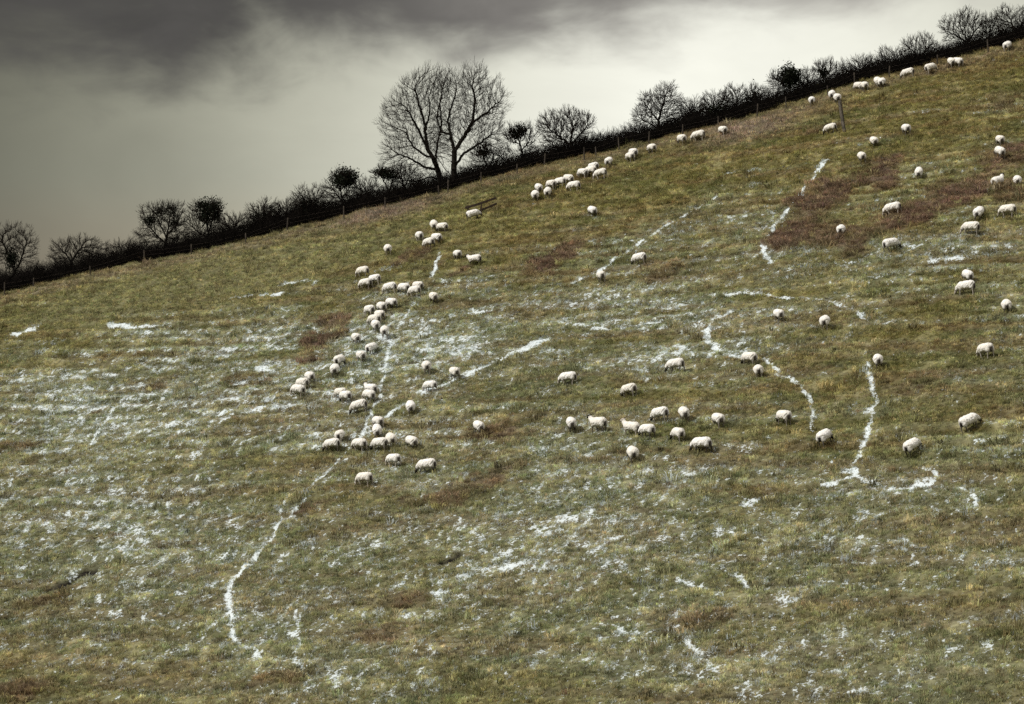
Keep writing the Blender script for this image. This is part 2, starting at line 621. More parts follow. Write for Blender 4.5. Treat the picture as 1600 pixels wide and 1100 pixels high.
# ------------------------------------------------------------------ ground
SNOW = rgb(.66, .735, .775)
gm, t, b = material('grass_ground')
ga = t.n('ShaderNodeAttribute', attribute_name='ground_colour')
sa = t.n('ShaderNodeAttribute', attribute_name='snow_cover')
geo = t.n('ShaderNodeNewGeometry')
nf = t.noise(geo.outputs['Position'], 6.5, 3, .65)
ng = t.noise(geo.outputs['Position'], 2.2, 4, .65)
gc = t.mix(t.smooth(ng, .3, .7), t.mix(1.0, ga.outputs[0], rgb(.46, .44, .40), 'MULTIPLY'), t.mix(1.0, ga.outputs[0], rgb(1.0, 1.0, .95), 'MULTIPLY'))
sf = t.smooth(t.math('ADD', sa.outputs['Fac'], t.math('MULTIPLY', t.math('SUBTRACT', nf, .5), 2.2)), .46, .64)
sf = t.math('MULTIPLY', sf, t.math('ADD', .50, t.math('MULTIPLY', sa.outputs['Fac'], .5)), clamp=True)
t.put(b.inputs['Base Color'], t.mix(sf, gc, SNOW))
b.inputs['Roughness'].default_value = .9
bp = t.n('ShaderNodeBump')
bp.inputs['Strength'].default_value = .6
bp.inputs['Distance'].default_value = .12
t.put(bp.inputs['Height'], nf)
t.put(b.inputs['Normal'], bp.outputs[0])

ny, nx = GX.shape
idx = np.arange(ny * nx).reshape(ny, nx)
quads = np.stack([idx[:-1, :-1], idx[:-1, 1:], idx[1:, 1:], idx[1:, :-1]], -1).reshape(-1, 4)
gme = mesh_np('hillside', np.stack([GX, GY, Z], -1).reshape(-1, 3), quads, gm, True)
a = gme.attributes.new('ground_colour', 'FLOAT_COLOR', 'POINT')
a.data.foreach_set('color', COLR.reshape(-1).astype(np.float32))
a = gme.attributes.new('snow_cover', 'FLOAT', 'POINT')
a.data.foreach_set('value', SN.reshape(-1).astype(np.float32))
ground = tag(link('hillside_ground', gme), kind='structure')

# ------------------------------------------------------------------ grass tufts (geometry nodes, one object that nobody could count)
rs = np.random.RandomState(4)


def tuft_mesh(name, blades, spread, h0, h1, wd, droop, mat):
    vs, fs = [], []
    for i in range(blades):
        an = rs.rand() * 2 * math.pi
        r0 = spread * math.sqrt(rs.rand())
        px_, py_ = r0 * math.cos(an), r0 * math.sin(an)
        da = an + rs.uniform(-1.2, 1.2)
        hh = rs.uniform(h0, h1)
        ln = droop * hh * rs.uniform(.3, 1.2)
        wv = wd * rs.uniform(.6, 1.4)
        sx, sy = -math.sin(da) * wv, math.cos(da) * wv
        k = len(vs)
        mx, my = px_ + math.cos(da) * ln * .35, py_ + math.sin(da) * ln * .35
        ex, ey = px_ + math.cos(da) * ln, py_ + math.sin(da) * ln
        vs += [(px_ - sx, py_ - sy, -.03), (px_ + sx, py_ + sy, -.03), (mx + sx * .8, my + sy * .8, hh * .62), (mx - sx * .8, my - sy * .8, hh * .62),
               (ex, ey, hh * rs.uniform(.8, 1.0))]
        fs += [(k, k + 1, k + 2), (k, k + 2, k + 3), (k + 3, k + 2, k + 4)]
    return mesh_np(name, vs, fs, mat)


def tuft_material(name):
    m, t, b = material(name)
    tint = t.n('ShaderNodeAttribute', attribute_name='tint', attribute_type='INSTANCER')
    g = t.n('ShaderNodeNewGeometry')
    nn = t.noise(g.outputs['Position'], 6.5, 3, .65)
    sn = t.smooth(t.math('ADD', tint.outputs['Alpha'], t.math('MULTIPLY', t.math('SUBTRACT', nn, .5), 2.2)), .46, .64)
    nb = t.noise(g.outputs['Position'], 4.0, 3, .6)
    c = t.mix(t.smooth(nb, .3, .7), t.mix(1.0, tint.outputs[0], rgb(.72, .72, .70), 'MULTIPLY'), t.mix(1.0, tint.outputs[0], rgb(1.25, 1.25, 1.2), 'MULTIPLY'))
    sn = t.math('MULTIPLY', sn, t.math('ADD', .50, t.math('MULTIPLY', tint.outputs['Alpha'], .5)), clamp=True)
    cc = t.mix(sn, c, SNOW)
    t.put(b.inputs['Base Color'], cc)
    b.inputs['Roughness'].default_value = .8
    tr = t.n('ShaderNodeBsdfTranslucent')
    t.put(tr.inputs[0], cc)
    mx = t.n('ShaderNodeMixShader')
    mx.inputs[0].default_value = .38
    t.t.links.new(b.outputs[0], mx.inputs[1])
    t.t.links.new(tr.outputs[0], mx.inputs[2])
    o = [q for q in t.t.nodes if q.type == 'OUTPUT_MATERIAL'][0]
    t.t.links.new(mx.outputs[0], o.inputs[0])
    return m


def scatter(name, label, cat, x, y, protos, scale, tint, seed):
    rs2 = np.random.RandomState(seed)
    n = len(x)
    z = sample(Z, x, y)
    me = bpy.data.meshes.new(name)
    me.vertices.add(n)
    me.vertices.foreach_set('co', np.stack([x, y, z - .01], -1).astype(np.float32).ravel())
    at_ = me.attributes.new('tint', 'FLOAT_COLOR', 'POINT')
    at_.data.foreach_set('color', tint.astype(np.float32).ravel())
    at_ = me.attributes.new('tuft_scale', 'FLOAT', 'POINT')
    at_.data.foreach_set('value', scale.astype(np.float32))
    at_ = me.attributes.new('tuft_turn', 'FLOAT_VECTOR', 'POINT')
    rot = np.stack([rs2.uniform(-.25, .25, n), rs2.uniform(-.25, .25, n), rs2.uniform(0, 6.283, n)], -1)
    at_.data.foreach_set('vector', rot.astype(np.float32).ravel())
    at_ = me.attributes.new('tuft_pick', 'INT', 'POINT')
    at_.data.foreach_set('value', rs2.randint(0, len(protos), n).astype(np.int32))
    o = tag(link(name, me), label, cat, kind='stuff')
    ng = bpy.data.node_groups.new(name, 'GeometryNodeTree')
    ng.interface.new_socket('Geometry', in_out='INPUT', socket_type='NodeSocketGeometry')
    ng.interface.new_socket('Geometry', in_out='OUTPUT', socket_type='NodeSocketGeometry')
    N, L = ng.nodes, ng.links
    gi, go = N.new('NodeGroupInput'), N.new('NodeGroupOutput')
    iop = N.new('GeometryNodeInstanceOnPoints')
    g2i = N.new('GeometryNodeGeometryToInstance')
    for p in reversed(protos):
        oi = N.new('GeometryNodeObjectInfo')
        oi.inputs[0].default_value = p
        L.new(oi.outputs['Geometry'], g2i.inputs[0])
    iop.inputs['Pick Instance'].default_value = True

    def named(nm, ty):
        q = N.new('GeometryNodeInputNamedAttribute')
        q.data_type = ty
        q.inputs[0].default_value = nm
        return q.outputs[0]
    L.new(gi.outputs[0], iop.inputs['Points'])
    L.new(g2i.outputs[0], iop.inputs['Instance'])
    L.new(named('tuft_scale', 'FLOAT'), iop.inputs['Scale'])
    L.new(named('tuft_pick', 'INT'), iop.inputs['Instance Index'])
    e2r = N.new('FunctionNodeEulerToRotation')
    L.new(named('tuft_turn', 'FLOAT_VECTOR'), e2r.inputs[0])
    L.new(e2r.outputs[0], iop.inputs['Rotation'])
    L.new(iop.outputs[0], go.inputs[0])
    md = o.modifiers.new('scatter', 'NODES')
    md.node_group = ng
    return o


def proto_obj(me):
    return bpy.data.objects.new(me.name, me)       # instanced only; not linked into the scene itself


tm = tuft_material('grass_blades')
grass_protos = [proto_obj(tuft_mesh('grass_tuft', 17, .12, .06, .18, .012, .8, tm)) for _ in range(4)] + \
               [proto_obj(tuft_mesh('grass_tuft', 20, .15, .10, .26, .012, .8, tm)) for _ in range(2)]
brack_protos = [proto_obj(tuft_mesh('bracken_tuft', 22, .24, .10, .30, .020, 1.5, tm)) for _ in range(3)]

NCAND = 380000
ty = np.sqrt(rs.uniform(126 ** 2, 253.5 ** 2, NCAND))
tx = rs.uniform(-1, 1, NCAND) * (0.177 * ty + 3.0)
clump = fbm(tx / 0.8, ty / 0.9, 200, 3, .6)
tk = sample(TRK, tx, ty)
sn = sample(SN, tx, ty)
bw = sample(BRW, tx, ty)
soilt = sstep(.2, .5, sample(SOIL, tx, ty))
keep = (rs.rand(NCAND) < np.clip(2.2 * clump - .25, .10, 1) * (1 - soilt) * (1 - .45 * sstep(.3, .8, tk)) * (1 - .4 * sstep(.4, .9, sn)))
tx, ty, clump, sn, bw = tx[keep], ty[keep], clump[keep], sn[keep], bw[keep]
col = sample(COLR, tx, ty)[:, :3]
stp = sample(STR, tx, ty)
jitc = rs.normal(1.0, .30, (len(tx), 1)) * (1 + rs.normal(0, .05, (len(tx), 3)))
straw = (rs.rand(len(tx)) < .10)[:, None]
col = np.where(straw, col * .4 + C_ST * .85, col) * np.clip(jitc, .4, 1.9) * 2.15
fl = rs.rand(len(tx))
snt = np.clip(sn * (0.55 + .55 * fl) + .5 * ((fl * 7.31) % 1 < .04 + .08 * sn) * sstep(.02, .25, sn), 0, 1)          # only some of the tufts hold the snow
scl = (0.42 + 0.85 * clump) * rs.uniform(.7, 1.3, len(tx)) * (1 - .45 * sstep(.4, .9, sn)) * (1 + .35 * stp)
tus = (rs.rand(len(tx)) < .10 * sstep(.52, .70, fbm(tx / 2.2, ty / 2.6, 205, 3, .6)) + .008) & (sn < .5)
scl = np.where(tus, scl * rs.uniform(1.5, 2.1, len(tx)), scl)
col = np.where(tus[:, None], col * rs.uniform(.55, 1.1, (len(tx), 1)), col)
isb = rs.rand(len(tx)) < np.clip(bw * 1.1 - .15, 0, .9) * .8
tint = np.concatenate([col, snt[:, None]], 1)
scatter('grass', 'rough olive grass with snow lying between its tufts over the whole hillside', 'grass', tx[~isb], ty[~isb], grass_protos, scl[~isb], tint[~isb], 11)
scatter('bracken', 'low russet dead bracken in patches among the grass', 'bracken', tx[isb], ty[isb], brack_protos, scl[isb] * 1.1, tint[isb], 12)


# ------------------------------------------------------------------ woody materials
def bark_material(name, c0, c1):
    m, t, b = material(name)
    g = t.n('ShaderNodeNewGeometry')
    n1 = t.noise(g.outputs['Position'], 6.0, 4, .6)
    t.put(b.inputs['Base Color'], t.mix(t.smooth(n1, .3, .7), c0, c1))
    b.inputs['Roughness'].default_value = .92
    b.inputs['Specular IOR Level'].default_value = .1
    return m


BARK = bark_material('dark_bark', rgb(.009, .008, .0065), rgb(.020, .017, .013))
TWIG = bark_material('twigs', rgb(.012, .010, .008), rgb(.026, .020, .016))
HEDGE = bark_material('hedge_twigs', rgb(.006, .005, .0045), rgb(.014, .011, .009))
IVY = bark_material('ivy_leaves', rgb(.006, .008, .005), rgb(.015, .019, .011))
WOOD = bark_material('weathered_wood', rgb(.032, .027, .022), rgb(.080, .068, .056))
RAILW = bark_material('dark_wet_wood', rgb(.030, .023, .018), rgb(.075, .055, .043))
POLE = bark_material('grey_pole_wood', rgb(.05, .045, .036), rgb(.13, .115, .095))
WIRE = bark_material('rusty_wire', rgb(.06, .05, .045), rgb(.10, .08, .07))


def tubes(P0, P1, r0, r1, sides):
    """one tapered prism for each segment"""
    P0, P1 = np.asarray(P0, float), np.asarray(P1, float)
    n = len(P0)
    d = P1 - P0
    d /= np.linalg.norm(d, axis=1)[:, None] + 1e-9
    ref = np.where((np.abs(d[:, 2]) > .9)[:, None], np.array([1., 0, 0]), np.array([0, 0, 1.]))
    u = np.cross(d, ref)
    u /= np.linalg.norm(u, axis=1)[:, None] + 1e-9
    v = np.cross(d, u)
    an = np.arange(sides) * 2 * math.pi / sides
    ring = u[:, None, :] * np.cos(an)[None, :, None] + v[:, None, :] * np.sin(an)[None, :, None]
    V = np.concatenate([P0[:, None, :] + ring * np.asarray(r0)[:, None, None], P1[:, None, :] + ring * np.asarray(r1)[:, None, None]], 1)
    k = np.arange(sides)
    k2 = (k + 1) % sides
    F = np.stack([k, k2, k2 + sides, k + sides], -1)
    F = F[None] + (np.arange(n) * 2 * sides)[:, None, None]
    return V.reshape(-1, 3), F.reshape(-1, 4)


def leaf_cloud(rng, ells, n, size):
    """small leaf faces spread through a few ellipsoids (centre, radii)"""
    vs = []
    vol = np.array([e[1][0] * e[1][1] * e[1][2] for e in ells])
    for (c, r), m in zip(ells, np.maximum(1, (n * vol / vol.sum()).astype(int))):
        p = rng.normal(size=(m, 3))
        p /= np.linalg.norm(p, axis=1)[:, None]
        lump = 0.55 + 0.85 * vnoise(p[:, 0] * 3.0 + 9 + c[0], p[:, 2] * 3.0 + 9 + p[:, 1], 7)
        p *= (rng.rand(m) ** .5 * np.where(rng.rand(m) < .3, rng.uniform(1.0, 1.55, m), 1.0))[:, None] * lump[:, None]
        p = p * np.array(r) + np.array(c)
        a = rng.normal(size=(m, 3))
        a /= np.linalg.norm(a, axis=1)[:, None]
        b = np.cross(a, rng.normal(size=(m, 3)))
        b /= np.linalg.norm(b, axis=1)[:, None]
        s = size * rng.uniform(.6, 1.4, (m, 1))
        vs.append(np.stack([p - a * s, p + b * s * .7, p + a * s, p - b * s * .7], 1))
    V = np.concatenate(vs).reshape(-1, 3)
    return V, np.arange(len(V)).reshape(-1, 4)


def grow_tree(name, label, cat, base, guides, crown, ivy, y, seed, step=.3, natt=900, twigs=4, tip=.0135, group=None, up=.12, expo=2.35, ivy_n=700, flat=.8, twig_len=.5):
    """space colonisation inside an outline: base, guides, crown and ivy in photo pixels at distance y"""
    rng = np.random.RandomState(seed)
    natt = int(natt * 1.6)
    ivy_n = int(ivy_n * 1.5)
    pm = FPX / math.hypot(y, 25)
    b3 = px_at_depth(base[0], base[1], y)
    b3.z = H(b3.x, y) - .15
    root = np.array(b3)
    loc = lambda p, dy=0.0: np.array(px_at_depth(p[0], p[1], y)) + np.array([0, dy, 0]) - root
    A = []
    tot = sum(c[2] * c[3] for c in crown)
    for c in crown:
        m = int(natt * c[2] * c[3] / tot)
        q = rng.normal(size=(m, 3))
        q /= np.linalg.norm(q, axis=1)[:, None]
        lump = .86 + .28 * rng.rand() + .52 * (vnoise(q[:, 0] * 2.5 + 5, q[:, 2] * 2.5 + 5 + q[:, 1], seed % 50) - .5)
        q *= (rng.rand(m) ** .40)[:, None] * lump[:, None]
        A.append(q * np.array([c[2] / pm, c[2] / pm * flat, c[3] / pm]) + loc(c))
    A = np.concatenate(A)
    A = A[A[:, 2] > .25]
    pos, par = [], []
    for gi_, g in enumerate(guides):
        pts = [np.array([0, 0, 0.]) if gi_ == 0 else loc(g[0])] + [loc(p, rng.uniform(-.35, .35)) for p in g[1:]]
        if gi_ > 0:
            P = np.array(pos)
            j = int(np.argmin(np.linalg.norm(P - pts[0], axis=1)))
            pts[0] = P[j]
            prev = j
        else:
            pos.append(pts[0])
            par.append(-1)
            prev = 0
        for a_, b_ in zip(pts[:-1], pts[1:]):
            m = max(1, int(round(np.linalg.norm(b_ - a_) / step)))
            for k in range(1, m + 1):
                pos.append(a_ + (b_ - a_) * k / m + rng.normal(0, .03, 3))
                par.append(prev)
                prev = len(pos) - 1
    P = np.array(pos)
    dmin = np.full(len(A), 1e9)
    near = np.zeros(len(A), int)

    def update(first):
        nonlocal dmin, near
        Q = P[first:]
        d = np.linalg.norm(A[:, None, :] - Q[None], axis=2)
        j = d.argmin(1)
        dm = d[np.arange(len(A)), j]
        better = dm < dmin
        dmin = np.where(better, dm, dmin)
        near = np.where(better, j + first, near)
    update(0)
    kids = np.zeros(200000, int)
    for it in range(90):
        alive = dmin > step * 1.25
        A, dmin, near = A[alive], dmin[alive], near[alive]
        if len(A) == 0:
            break
        reach = dmin < (step * 40 if it < 25 else step * 14)
        if not reach.any():
            break
        dv = A[reach] - P[near[reach]]
        dv /= np.linalg.norm(dv, axis=1)[:, None]
        acc = np.zeros_like(P)
        np.add.at(acc, near[reach], dv)
        act = np.where(np.linalg.norm(acc, axis=1) > 1e-6)[0]
        act = act[kids[act] < 4]
        if len(act) == 0:
            break
        kids[act] += 1
        dd = acc[act]
        dd /= np.linalg.norm(dd, axis=1)[:, None]
        pd = P[act] - P[np.maximum(np.array(par)[act], 0)]
        pd /= np.linalg.norm(pd, axis=1)[:, None] + 1e-6
        dd = dd + .75 * pd + np.array([0, 0, up]) + rng.normal(0, .15, dd.shape)
        dd /= np.linalg.norm(dd, axis=1)[:, None]
        first = len(P)
        P = np.concatenate([P, P[act] + dd * step])
        par += list(act)
        update(first)
    par = np.array(par)
    n = len(P)
    # radii by the pipe model
    area = np.zeros(n)
    has = np.zeros(n, bool)
    has[par[par >= 0]] = True
    area[~has] = tip ** expo
    for i in range(n - 1, 0, -1):
        if area[i] == 0:
            area[i] = tip ** expo
        if par[i] >= 0:
            area[par[i]] += area[i]
    rad = area ** (1 / expo)
    # twigs on the thin wood
    thin = np.where(rad < tip * 3.2)[0]
    thin = thin[P[thin, 2] > .5]
    T0, T1 = [], []
    for k in range(twigs):
        od = P[thin] - P[np.maximum(par[thin], 0)]
        od /= np.linalg.norm(od, axis=1)[:, None] + 1e-6
        outw = P[thin] - P[thin].mean(0) * np.array([1, 1, .55])
        outw /= np.linalg.norm(outw, axis=1)[:, None] + 1e-6
        d = od * .6 + outw * .7 + rng.normal(0, .38, od.shape) + np.array([0, 0, .22])
        d /= np.linalg.norm(d, axis=1)[:, None]
        a_ = P[thin]
        mlen = twig_len * rng.uniform(.5, 1.2, (len(thin), 1))
        b_ = a_ + d * mlen * .55
        d2 = d + rng.normal(0, .18, d.shape) + np.array([0, 0, .2])
        d2 /= np.linalg.norm(d2, axis=1)[:, None]
        c_ = b_ + d2 * mlen * .45
        T0 += [a_, b_]
        T1 += [b_, c_]
    T0, T1 = np.concatenate(T0), np.concatenate(T1)
    E = np.where(par >= 0)[0]
    r1 = rad[E]
    r0 = np.minimum(rad[par[E]], r1 * 1.5)
    flare = np.exp(-P[:, 2] / .35)
    o = bpy.data.objects.new(name, None)
    o.empty_display_size = .3
    o.location = root
    COL.objects.link(o)
    tag(o, label, cat, group)
    big = r1 > max(.035, rad.max() * .22)
    V, F = tubes(P[par[E]][big], P[E][big], r0[big] * (1 + .5 * flare[par[E]][big]), r1[big] * (1 + .5 * flare[E][big]), 7)
    link('trunk', mesh_np('trunk', V, F, BARK, True), o)
    V1, F1 = tubes(P[par[E]][~big], P[E][~big], r0[~big], r1[~big], 4)
    V2, F2 = tubes(T0, T1, np.full(len(T0), tip * .75), np.full(len(T0), tip * .5), 3)
    link('crown', mesh_np('crown', np.concatenate([V1, V2]), np.concatenate([F1, F2 + len(V1)]), TWIG), o)
    if ivy:
        ells = [(loc(c, rng.uniform(-.2, .2)), (c[2] * 1.15 / pm, c[2] * .95 / pm, c[3] * 1.15 / pm)) for c in ivy]
        V, F = leaf_cloud(rng, ells, ivy_n, .075)
        link('ivy', mesh_np('ivy', V, F, IVY), o)
    return o


# ------------------------------------------------------------------ trees and shrubs standing in the hedge
TREES = [
    # name, label, base, guides, crown ellipses, ivy ellipses, options
    ('bare_tree', 'bushy bare tree cut off by the left edge of the picture', (24, 448),
     [[(24, 448), (22, 420), (10, 395), (2, 370)], [(23, 430), (32, 405), (42, 378)]],
     [(6, 385, 30, 40), (34, 388, 24, 38), (20, 372, 26, 24)], [(18, 405, 10, 16)], dict(natt=1100, step=.26)),
    ('fan_shaped_shrub', 'pale-twigged fan-shaped bare shrub, second crown from the left edge', (113, 414),
     [[(113, 416), (112, 404)], [(112, 406), (95, 388)], [(112, 406), (128, 384)]],
     [(104, 392, 28, 24), (128, 388, 24, 22), (148, 392, 18, 20)], [], dict(natt=1000, step=.22, twigs=4, up=.2)),
    ('hedge_shrub', 'low thin shrub in the dip between the fan-shaped shrub and the first ivied tree', (192, 404),
     [[(192, 406), (190, 394)]], [(182, 394, 14, 14), (202, 392, 16, 14)], [], dict(natt=420, step=.2)),
    ('ivied_tree', 'broad dark tree with ivy clumps, left of the heart-shaped ivied tree', (255, 390),
     [[(264, 388), (262, 366), (266, 340), (272, 325)], [(262, 372), (250, 350), (242, 332)], [(262, 380), (246, 368), (230, 352)], [(263, 370), (276, 352), (282, 340)]],
     [(240, 338, 22, 20), (262, 330, 20, 14), (276, 342, 16, 24), (232, 368, 18, 14), (262, 355, 26, 26)], [(268, 326, 9, 8), (235, 345, 12, 8), (250, 330, 10, 7), (272, 348, 8, 14)],
     dict(natt=1300, step=.22, ivy_n=900)),
    ('ivied_tree', 'dark tree crowned by a heart-shaped mass of ivy', (326, 376),
     [[(328, 378), (325, 360), (322, 340), (318, 325)], [(325, 362), (334, 340), (338, 325)], [(326, 370), (312, 366), (298, 352)]],
     [(310, 332, 18, 18), (334, 330, 16, 18), (302, 350, 14, 16), (342, 352, 12, 14), (322, 345, 24, 22)],
     [(334, 324, 12, 11), (316, 322, 10, 9), (322, 338, 12, 12), (338, 338, 8, 10)], dict(natt=1000, step=.22, ivy_n=2200)),
    ('hedge_shrub', 'round twiggy shrub just right of the heart-shaped ivied tree', (366, 370),
     [[(366, 372), (366, 356)]], [(360, 350, 16, 16), (378, 348, 14, 14)], [], dict(natt=520, step=.2)),
    ('hedge_shrub', 'dark dense shrub, left one of the shrubs between the two ivied groups', (406, 360),
     [[(406, 362), (404, 345)], [(405, 352), (414, 336)]], [(398, 338, 14, 20), (416, 336, 18, 20)], [(402, 340, 8, 12), (416, 335, 8, 9)], dict(natt=700, step=.2, ivy_n=500)),
    ('hedge_shrub', 'low spreading shrub in the gap before the double-topped shrub', (446, 350),
     [[(446, 352), (446, 338)]], [(440, 332, 16, 14), (458, 326, 16, 16)], [], dict(natt=520, step=.2)),
    ('hedge_shrub', 'double-topped shrub left of the round-headed ivied tree', (482, 342),
     [[(482, 344), (480, 325), (474, 310)], [(481, 330), (492, 312)]], [(472, 312, 15, 18), (492, 312, 15, 18), (482, 324, 22, 16)], [(476, 322, 7, 16), (490, 322, 7, 14)],
     dict(natt=800, step=.2, ivy_n=600)),
    ('ivied_tree', 'ivied tree with one big round dark head, left of the twin bare trees', (536, 328),
     [[(536, 330), (534, 310), (532, 292), (538, 276)], [(535, 314), (520, 296)], [(535, 310), (550, 288)]],
     [(538, 280, 22, 16), (520, 298, 18, 16), (548, 300, 14, 18), (530, 308, 26, 16)], [(540, 274, 16, 10), (534, 283, 17, 9), (545, 284, 10, 9)], dict(natt=1000, step=.22, ivy_n=2400)),
    ('hedge_shrub', 'thin see-through shrub right of the round-headed ivied tree', (572, 318),
     [[(572, 320), (570, 304)], [(571, 308), (580, 298)]], [(566, 298, 14, 18), (582, 296, 13, 15)], [], dict(natt=520, step=.2)),
    ('ivied_tree', 'small slanting tree with a dark ivied cap, between round-headed tree and twin trees', (608, 312),
     [[(608, 314), (606, 296), (598, 278)], [(607, 300), (614, 280)]], [(598, 272, 20, 11), (612, 276, 12, 14)], [(600, 268, 12, 5), (606, 274, 12, 6), (594, 270, 8, 5)],
     dict(natt=560, step=.2, ivy_n=900)),
    ('bare_tree', 'slender small tree under the left boughs of the twin trees', (632, 305),
     [[(632, 307), (630, 288), (626, 270)], [(631, 292), (640, 276)]], [(628, 274, 17, 18), (644, 280, 14, 14)], [], dict(natt=620, step=.2)),
    ('bare_tree', 'left one of the tall twin bare trees, leaning left with a wide fan of twigs', (690, 290),
     [[(691, 292), (685, 268), (678, 250), (668, 232), (664, 205), (672, 175), (670, 150)], [(680, 255), (684, 225), (690, 195), (688, 160)], [(678, 250), (660, 240), (645, 228), (632, 205)],
      [(685, 268), (665, 262), (645, 250), (620, 240)], [(668, 232), (652, 200), (636, 170)], [(666, 200), (655, 165), (648, 138)], [(687, 280), (672, 276), (650, 284), (628, 280)]],
     [(650, 150, 34, 34), (668, 138, 30, 32), (630, 185, 34, 38), (640, 225, 38, 34), (618, 240, 22, 26), (645, 265, 38, 18), (668, 180, 26, 40), (684, 210, 22, 40), (682, 130, 26, 26)], [],
     dict(natt=3900, step=.25, twigs=3, tip=.0105, up=.18, expo=2.04, twig_len=.65)),
    ('bare_tree', 'right one of the tall twin bare trees, the tallest on the skyline', (711, 289),
     [[(711, 290), (709, 262), (710, 238), (704, 212), (700, 190)], [(710, 240), (724, 215), (738, 190), (742, 160), (738, 130)], [(705, 214), (690, 205), (682, 185), (690, 150)],
      [(711, 262), (722, 242), (745, 225), (770, 210)], [(738, 190), (758, 178), (778, 160)], [(700, 192), (706, 165), (714, 140)], [(710, 285), (700, 268), (694, 262)]],
     [(742, 140, 36, 36), (766, 165, 32, 40), (715, 155, 30, 38), (735, 190, 44, 36), (765, 215, 34, 28), (692, 180, 22, 36), (738, 122, 22, 20), (745, 238, 26, 16), (700, 140, 30, 32), (694, 225, 26, 34), (720, 220, 24, 30)], [],
     dict(natt=4600, step=.25, twigs=3, tip=.0105, up=.18, expo=2.04, twig_len=.65)),
    ('bare_tree', 'small dark-topped tree just right of the twin trees', (768, 276),
     [[(769, 278), (763, 262), (756, 246)], [(764, 264), (772, 246)]], [(756, 240, 20, 18), (770, 246, 12, 18), (748, 256, 12, 12)], [(756, 238, 9, 7)], dict(natt=700, step=.2, ivy_n=300)),
    ('ivied_tree', 'forked tree with a dark crown clump, between twin trees and round bush tree', (814, 264),
     [[(822, 262), (816, 240), (812, 222), (806, 208)], [(815, 238), (828, 220)], [(820, 258), (800, 262), (786, 248), (776, 240)]],
     [(806, 212, 22, 18), (826, 212, 14, 20), (790, 240, 14, 14), (824, 236, 16, 14)], [(808, 208, 11, 9), (816, 202, 8, 6)], dict(natt=1000, step=.2, ivy_n=700)),
    ('bare_tree', 'round bushy tree at the left end of the low bare hedge', (896, 242),
     [[(897, 242), (892, 220), (896, 198)], [(894, 230), (878, 215), (860, 204)], [(893, 224), (908, 208), (918, 196)], [(895, 236), (874, 232), (858, 224)]],
     [(862, 198, 24, 22), (888, 190, 24, 22), (908, 196, 20, 22), (880, 218, 34, 18)], [], dict(natt=2000, step=.21, twigs=4)),
    ('bare_tree', 'two-stemmed fan-shaped tree at the right end of the low bare hedge', (1027, 207),
     [[(1031, 206), (1030, 184), (1036, 162), (1042, 145)], [(1030, 190), (1016, 172), (1006, 160)], [(1030, 200), (1012, 192), (998, 184)]],
     [(1040, 152, 22, 24), (1018, 164, 24, 22), (1004, 182, 18, 18), (1052, 172, 18, 24), (1028, 178, 30, 22)], [], dict(natt=2000, step=.21, twigs=4, up=.2)),
    ('hedge_shrub', 'first of the dense shrubs right of the two-stemmed fan-shaped tree', (1084, 196),
     [[(1084, 198), (1084, 178)]], [(1076, 172, 14, 18), (1092, 170, 14, 18)], [(1084, 180, 12, 10)], dict(natt=620, step=.2, ivy_n=300)),
    ('hedge_shrub', 'second of the dense shrubs right of the two-stemmed fan-shaped tree', (1116, 188),
     [[(1116, 190), (1116, 168)]], [(1108, 164, 16, 18), (1126, 160, 16, 18)], [(1116, 172, 14, 10)], dict(natt=660, step=.2, ivy_n=300)),
    ('hedge_shrub', 'third of the dense shrubs right of the two-stemmed fan-shaped tree', (1150, 180),
     [[(1150, 182), (1150, 160)]], [(1144, 154, 16, 18), (1160, 156, 12, 18)], [], dict(natt=620, step=.2)),
    ('hedge_shrub', 'upright shrub with a dark core above a fence post, left of the mushroom-headed tree', (1180, 176),
     [[(1180, 178), (1179, 154)]], [(1178, 154, 14, 20), (1192, 152, 12, 16)], [(1179, 152, 5, 14)], dict(natt=560, step=.2, ivy_n=260)),
    ('ivied_tree', 'tree with a solid mushroom-like head of ivy on the upper hedge', (1234, 157),
     [[(1234, 159), (1234, 140), (1234, 122)], [(1234, 140), (1218, 128), (1208, 122)]], [(1216, 126, 17, 14), (1236, 118, 14, 14)], [(1234, 116, 13, 12), (1230, 124, 14, 11), (1240, 124, 10, 12)],
     dict(natt=560, step=.2, ivy_n=2600)),
    ('hedge_shrub', 'wispy shrub just right of the mushroom-headed ivied tree', (1262, 148),
     [[(1262, 150), (1262, 130)]], [(1260, 124, 14, 20)], [], dict(natt=460, step=.2)),
    ('hedge_shrub', 'slanting shrub with a small dark clump, second right of the mushroom-headed tree', (1294, 138),
     [[(1294, 140), (1290, 122), (1286, 114)]], [(1290, 112, 18, 17), (1302, 120, 10, 12)], [(1286, 114, 7, 7)], dict(natt=560, step=.2, ivy_n=260)),
    ('hedge_shrub', 'thin shrub standing behind the two sheep by the leaning pole', (1318, 132),
     [[(1318, 134), (1318, 118)]], [(1318, 114, 14, 16)], [], dict(natt=380, step=.2)),
    ('hedge_shrub', 'low shrub on the upper hedge, right above the overlapping sheep pair', (1346, 122),
     [[(1346, 126), (1344, 110)]], [(1338, 104, 13, 14), (1354, 102, 14, 13)], [], dict(natt=480, step=.2)),
    ('hedge_shrub', 'bare open shrub left of the tall-crowned shrub on the upper hedge', (1392, 114),
     [[(1392, 116), (1391, 100)], [(1391, 106), (1402, 92)]], [(1384, 94, 14, 17), (1400, 92, 12, 16)], [], dict(natt=560, step=.2)),
    ('hedge_shrub', 'tall-crowned twiggy shrub between bare open shrub and spreading tree, upper right', (1438, 102),
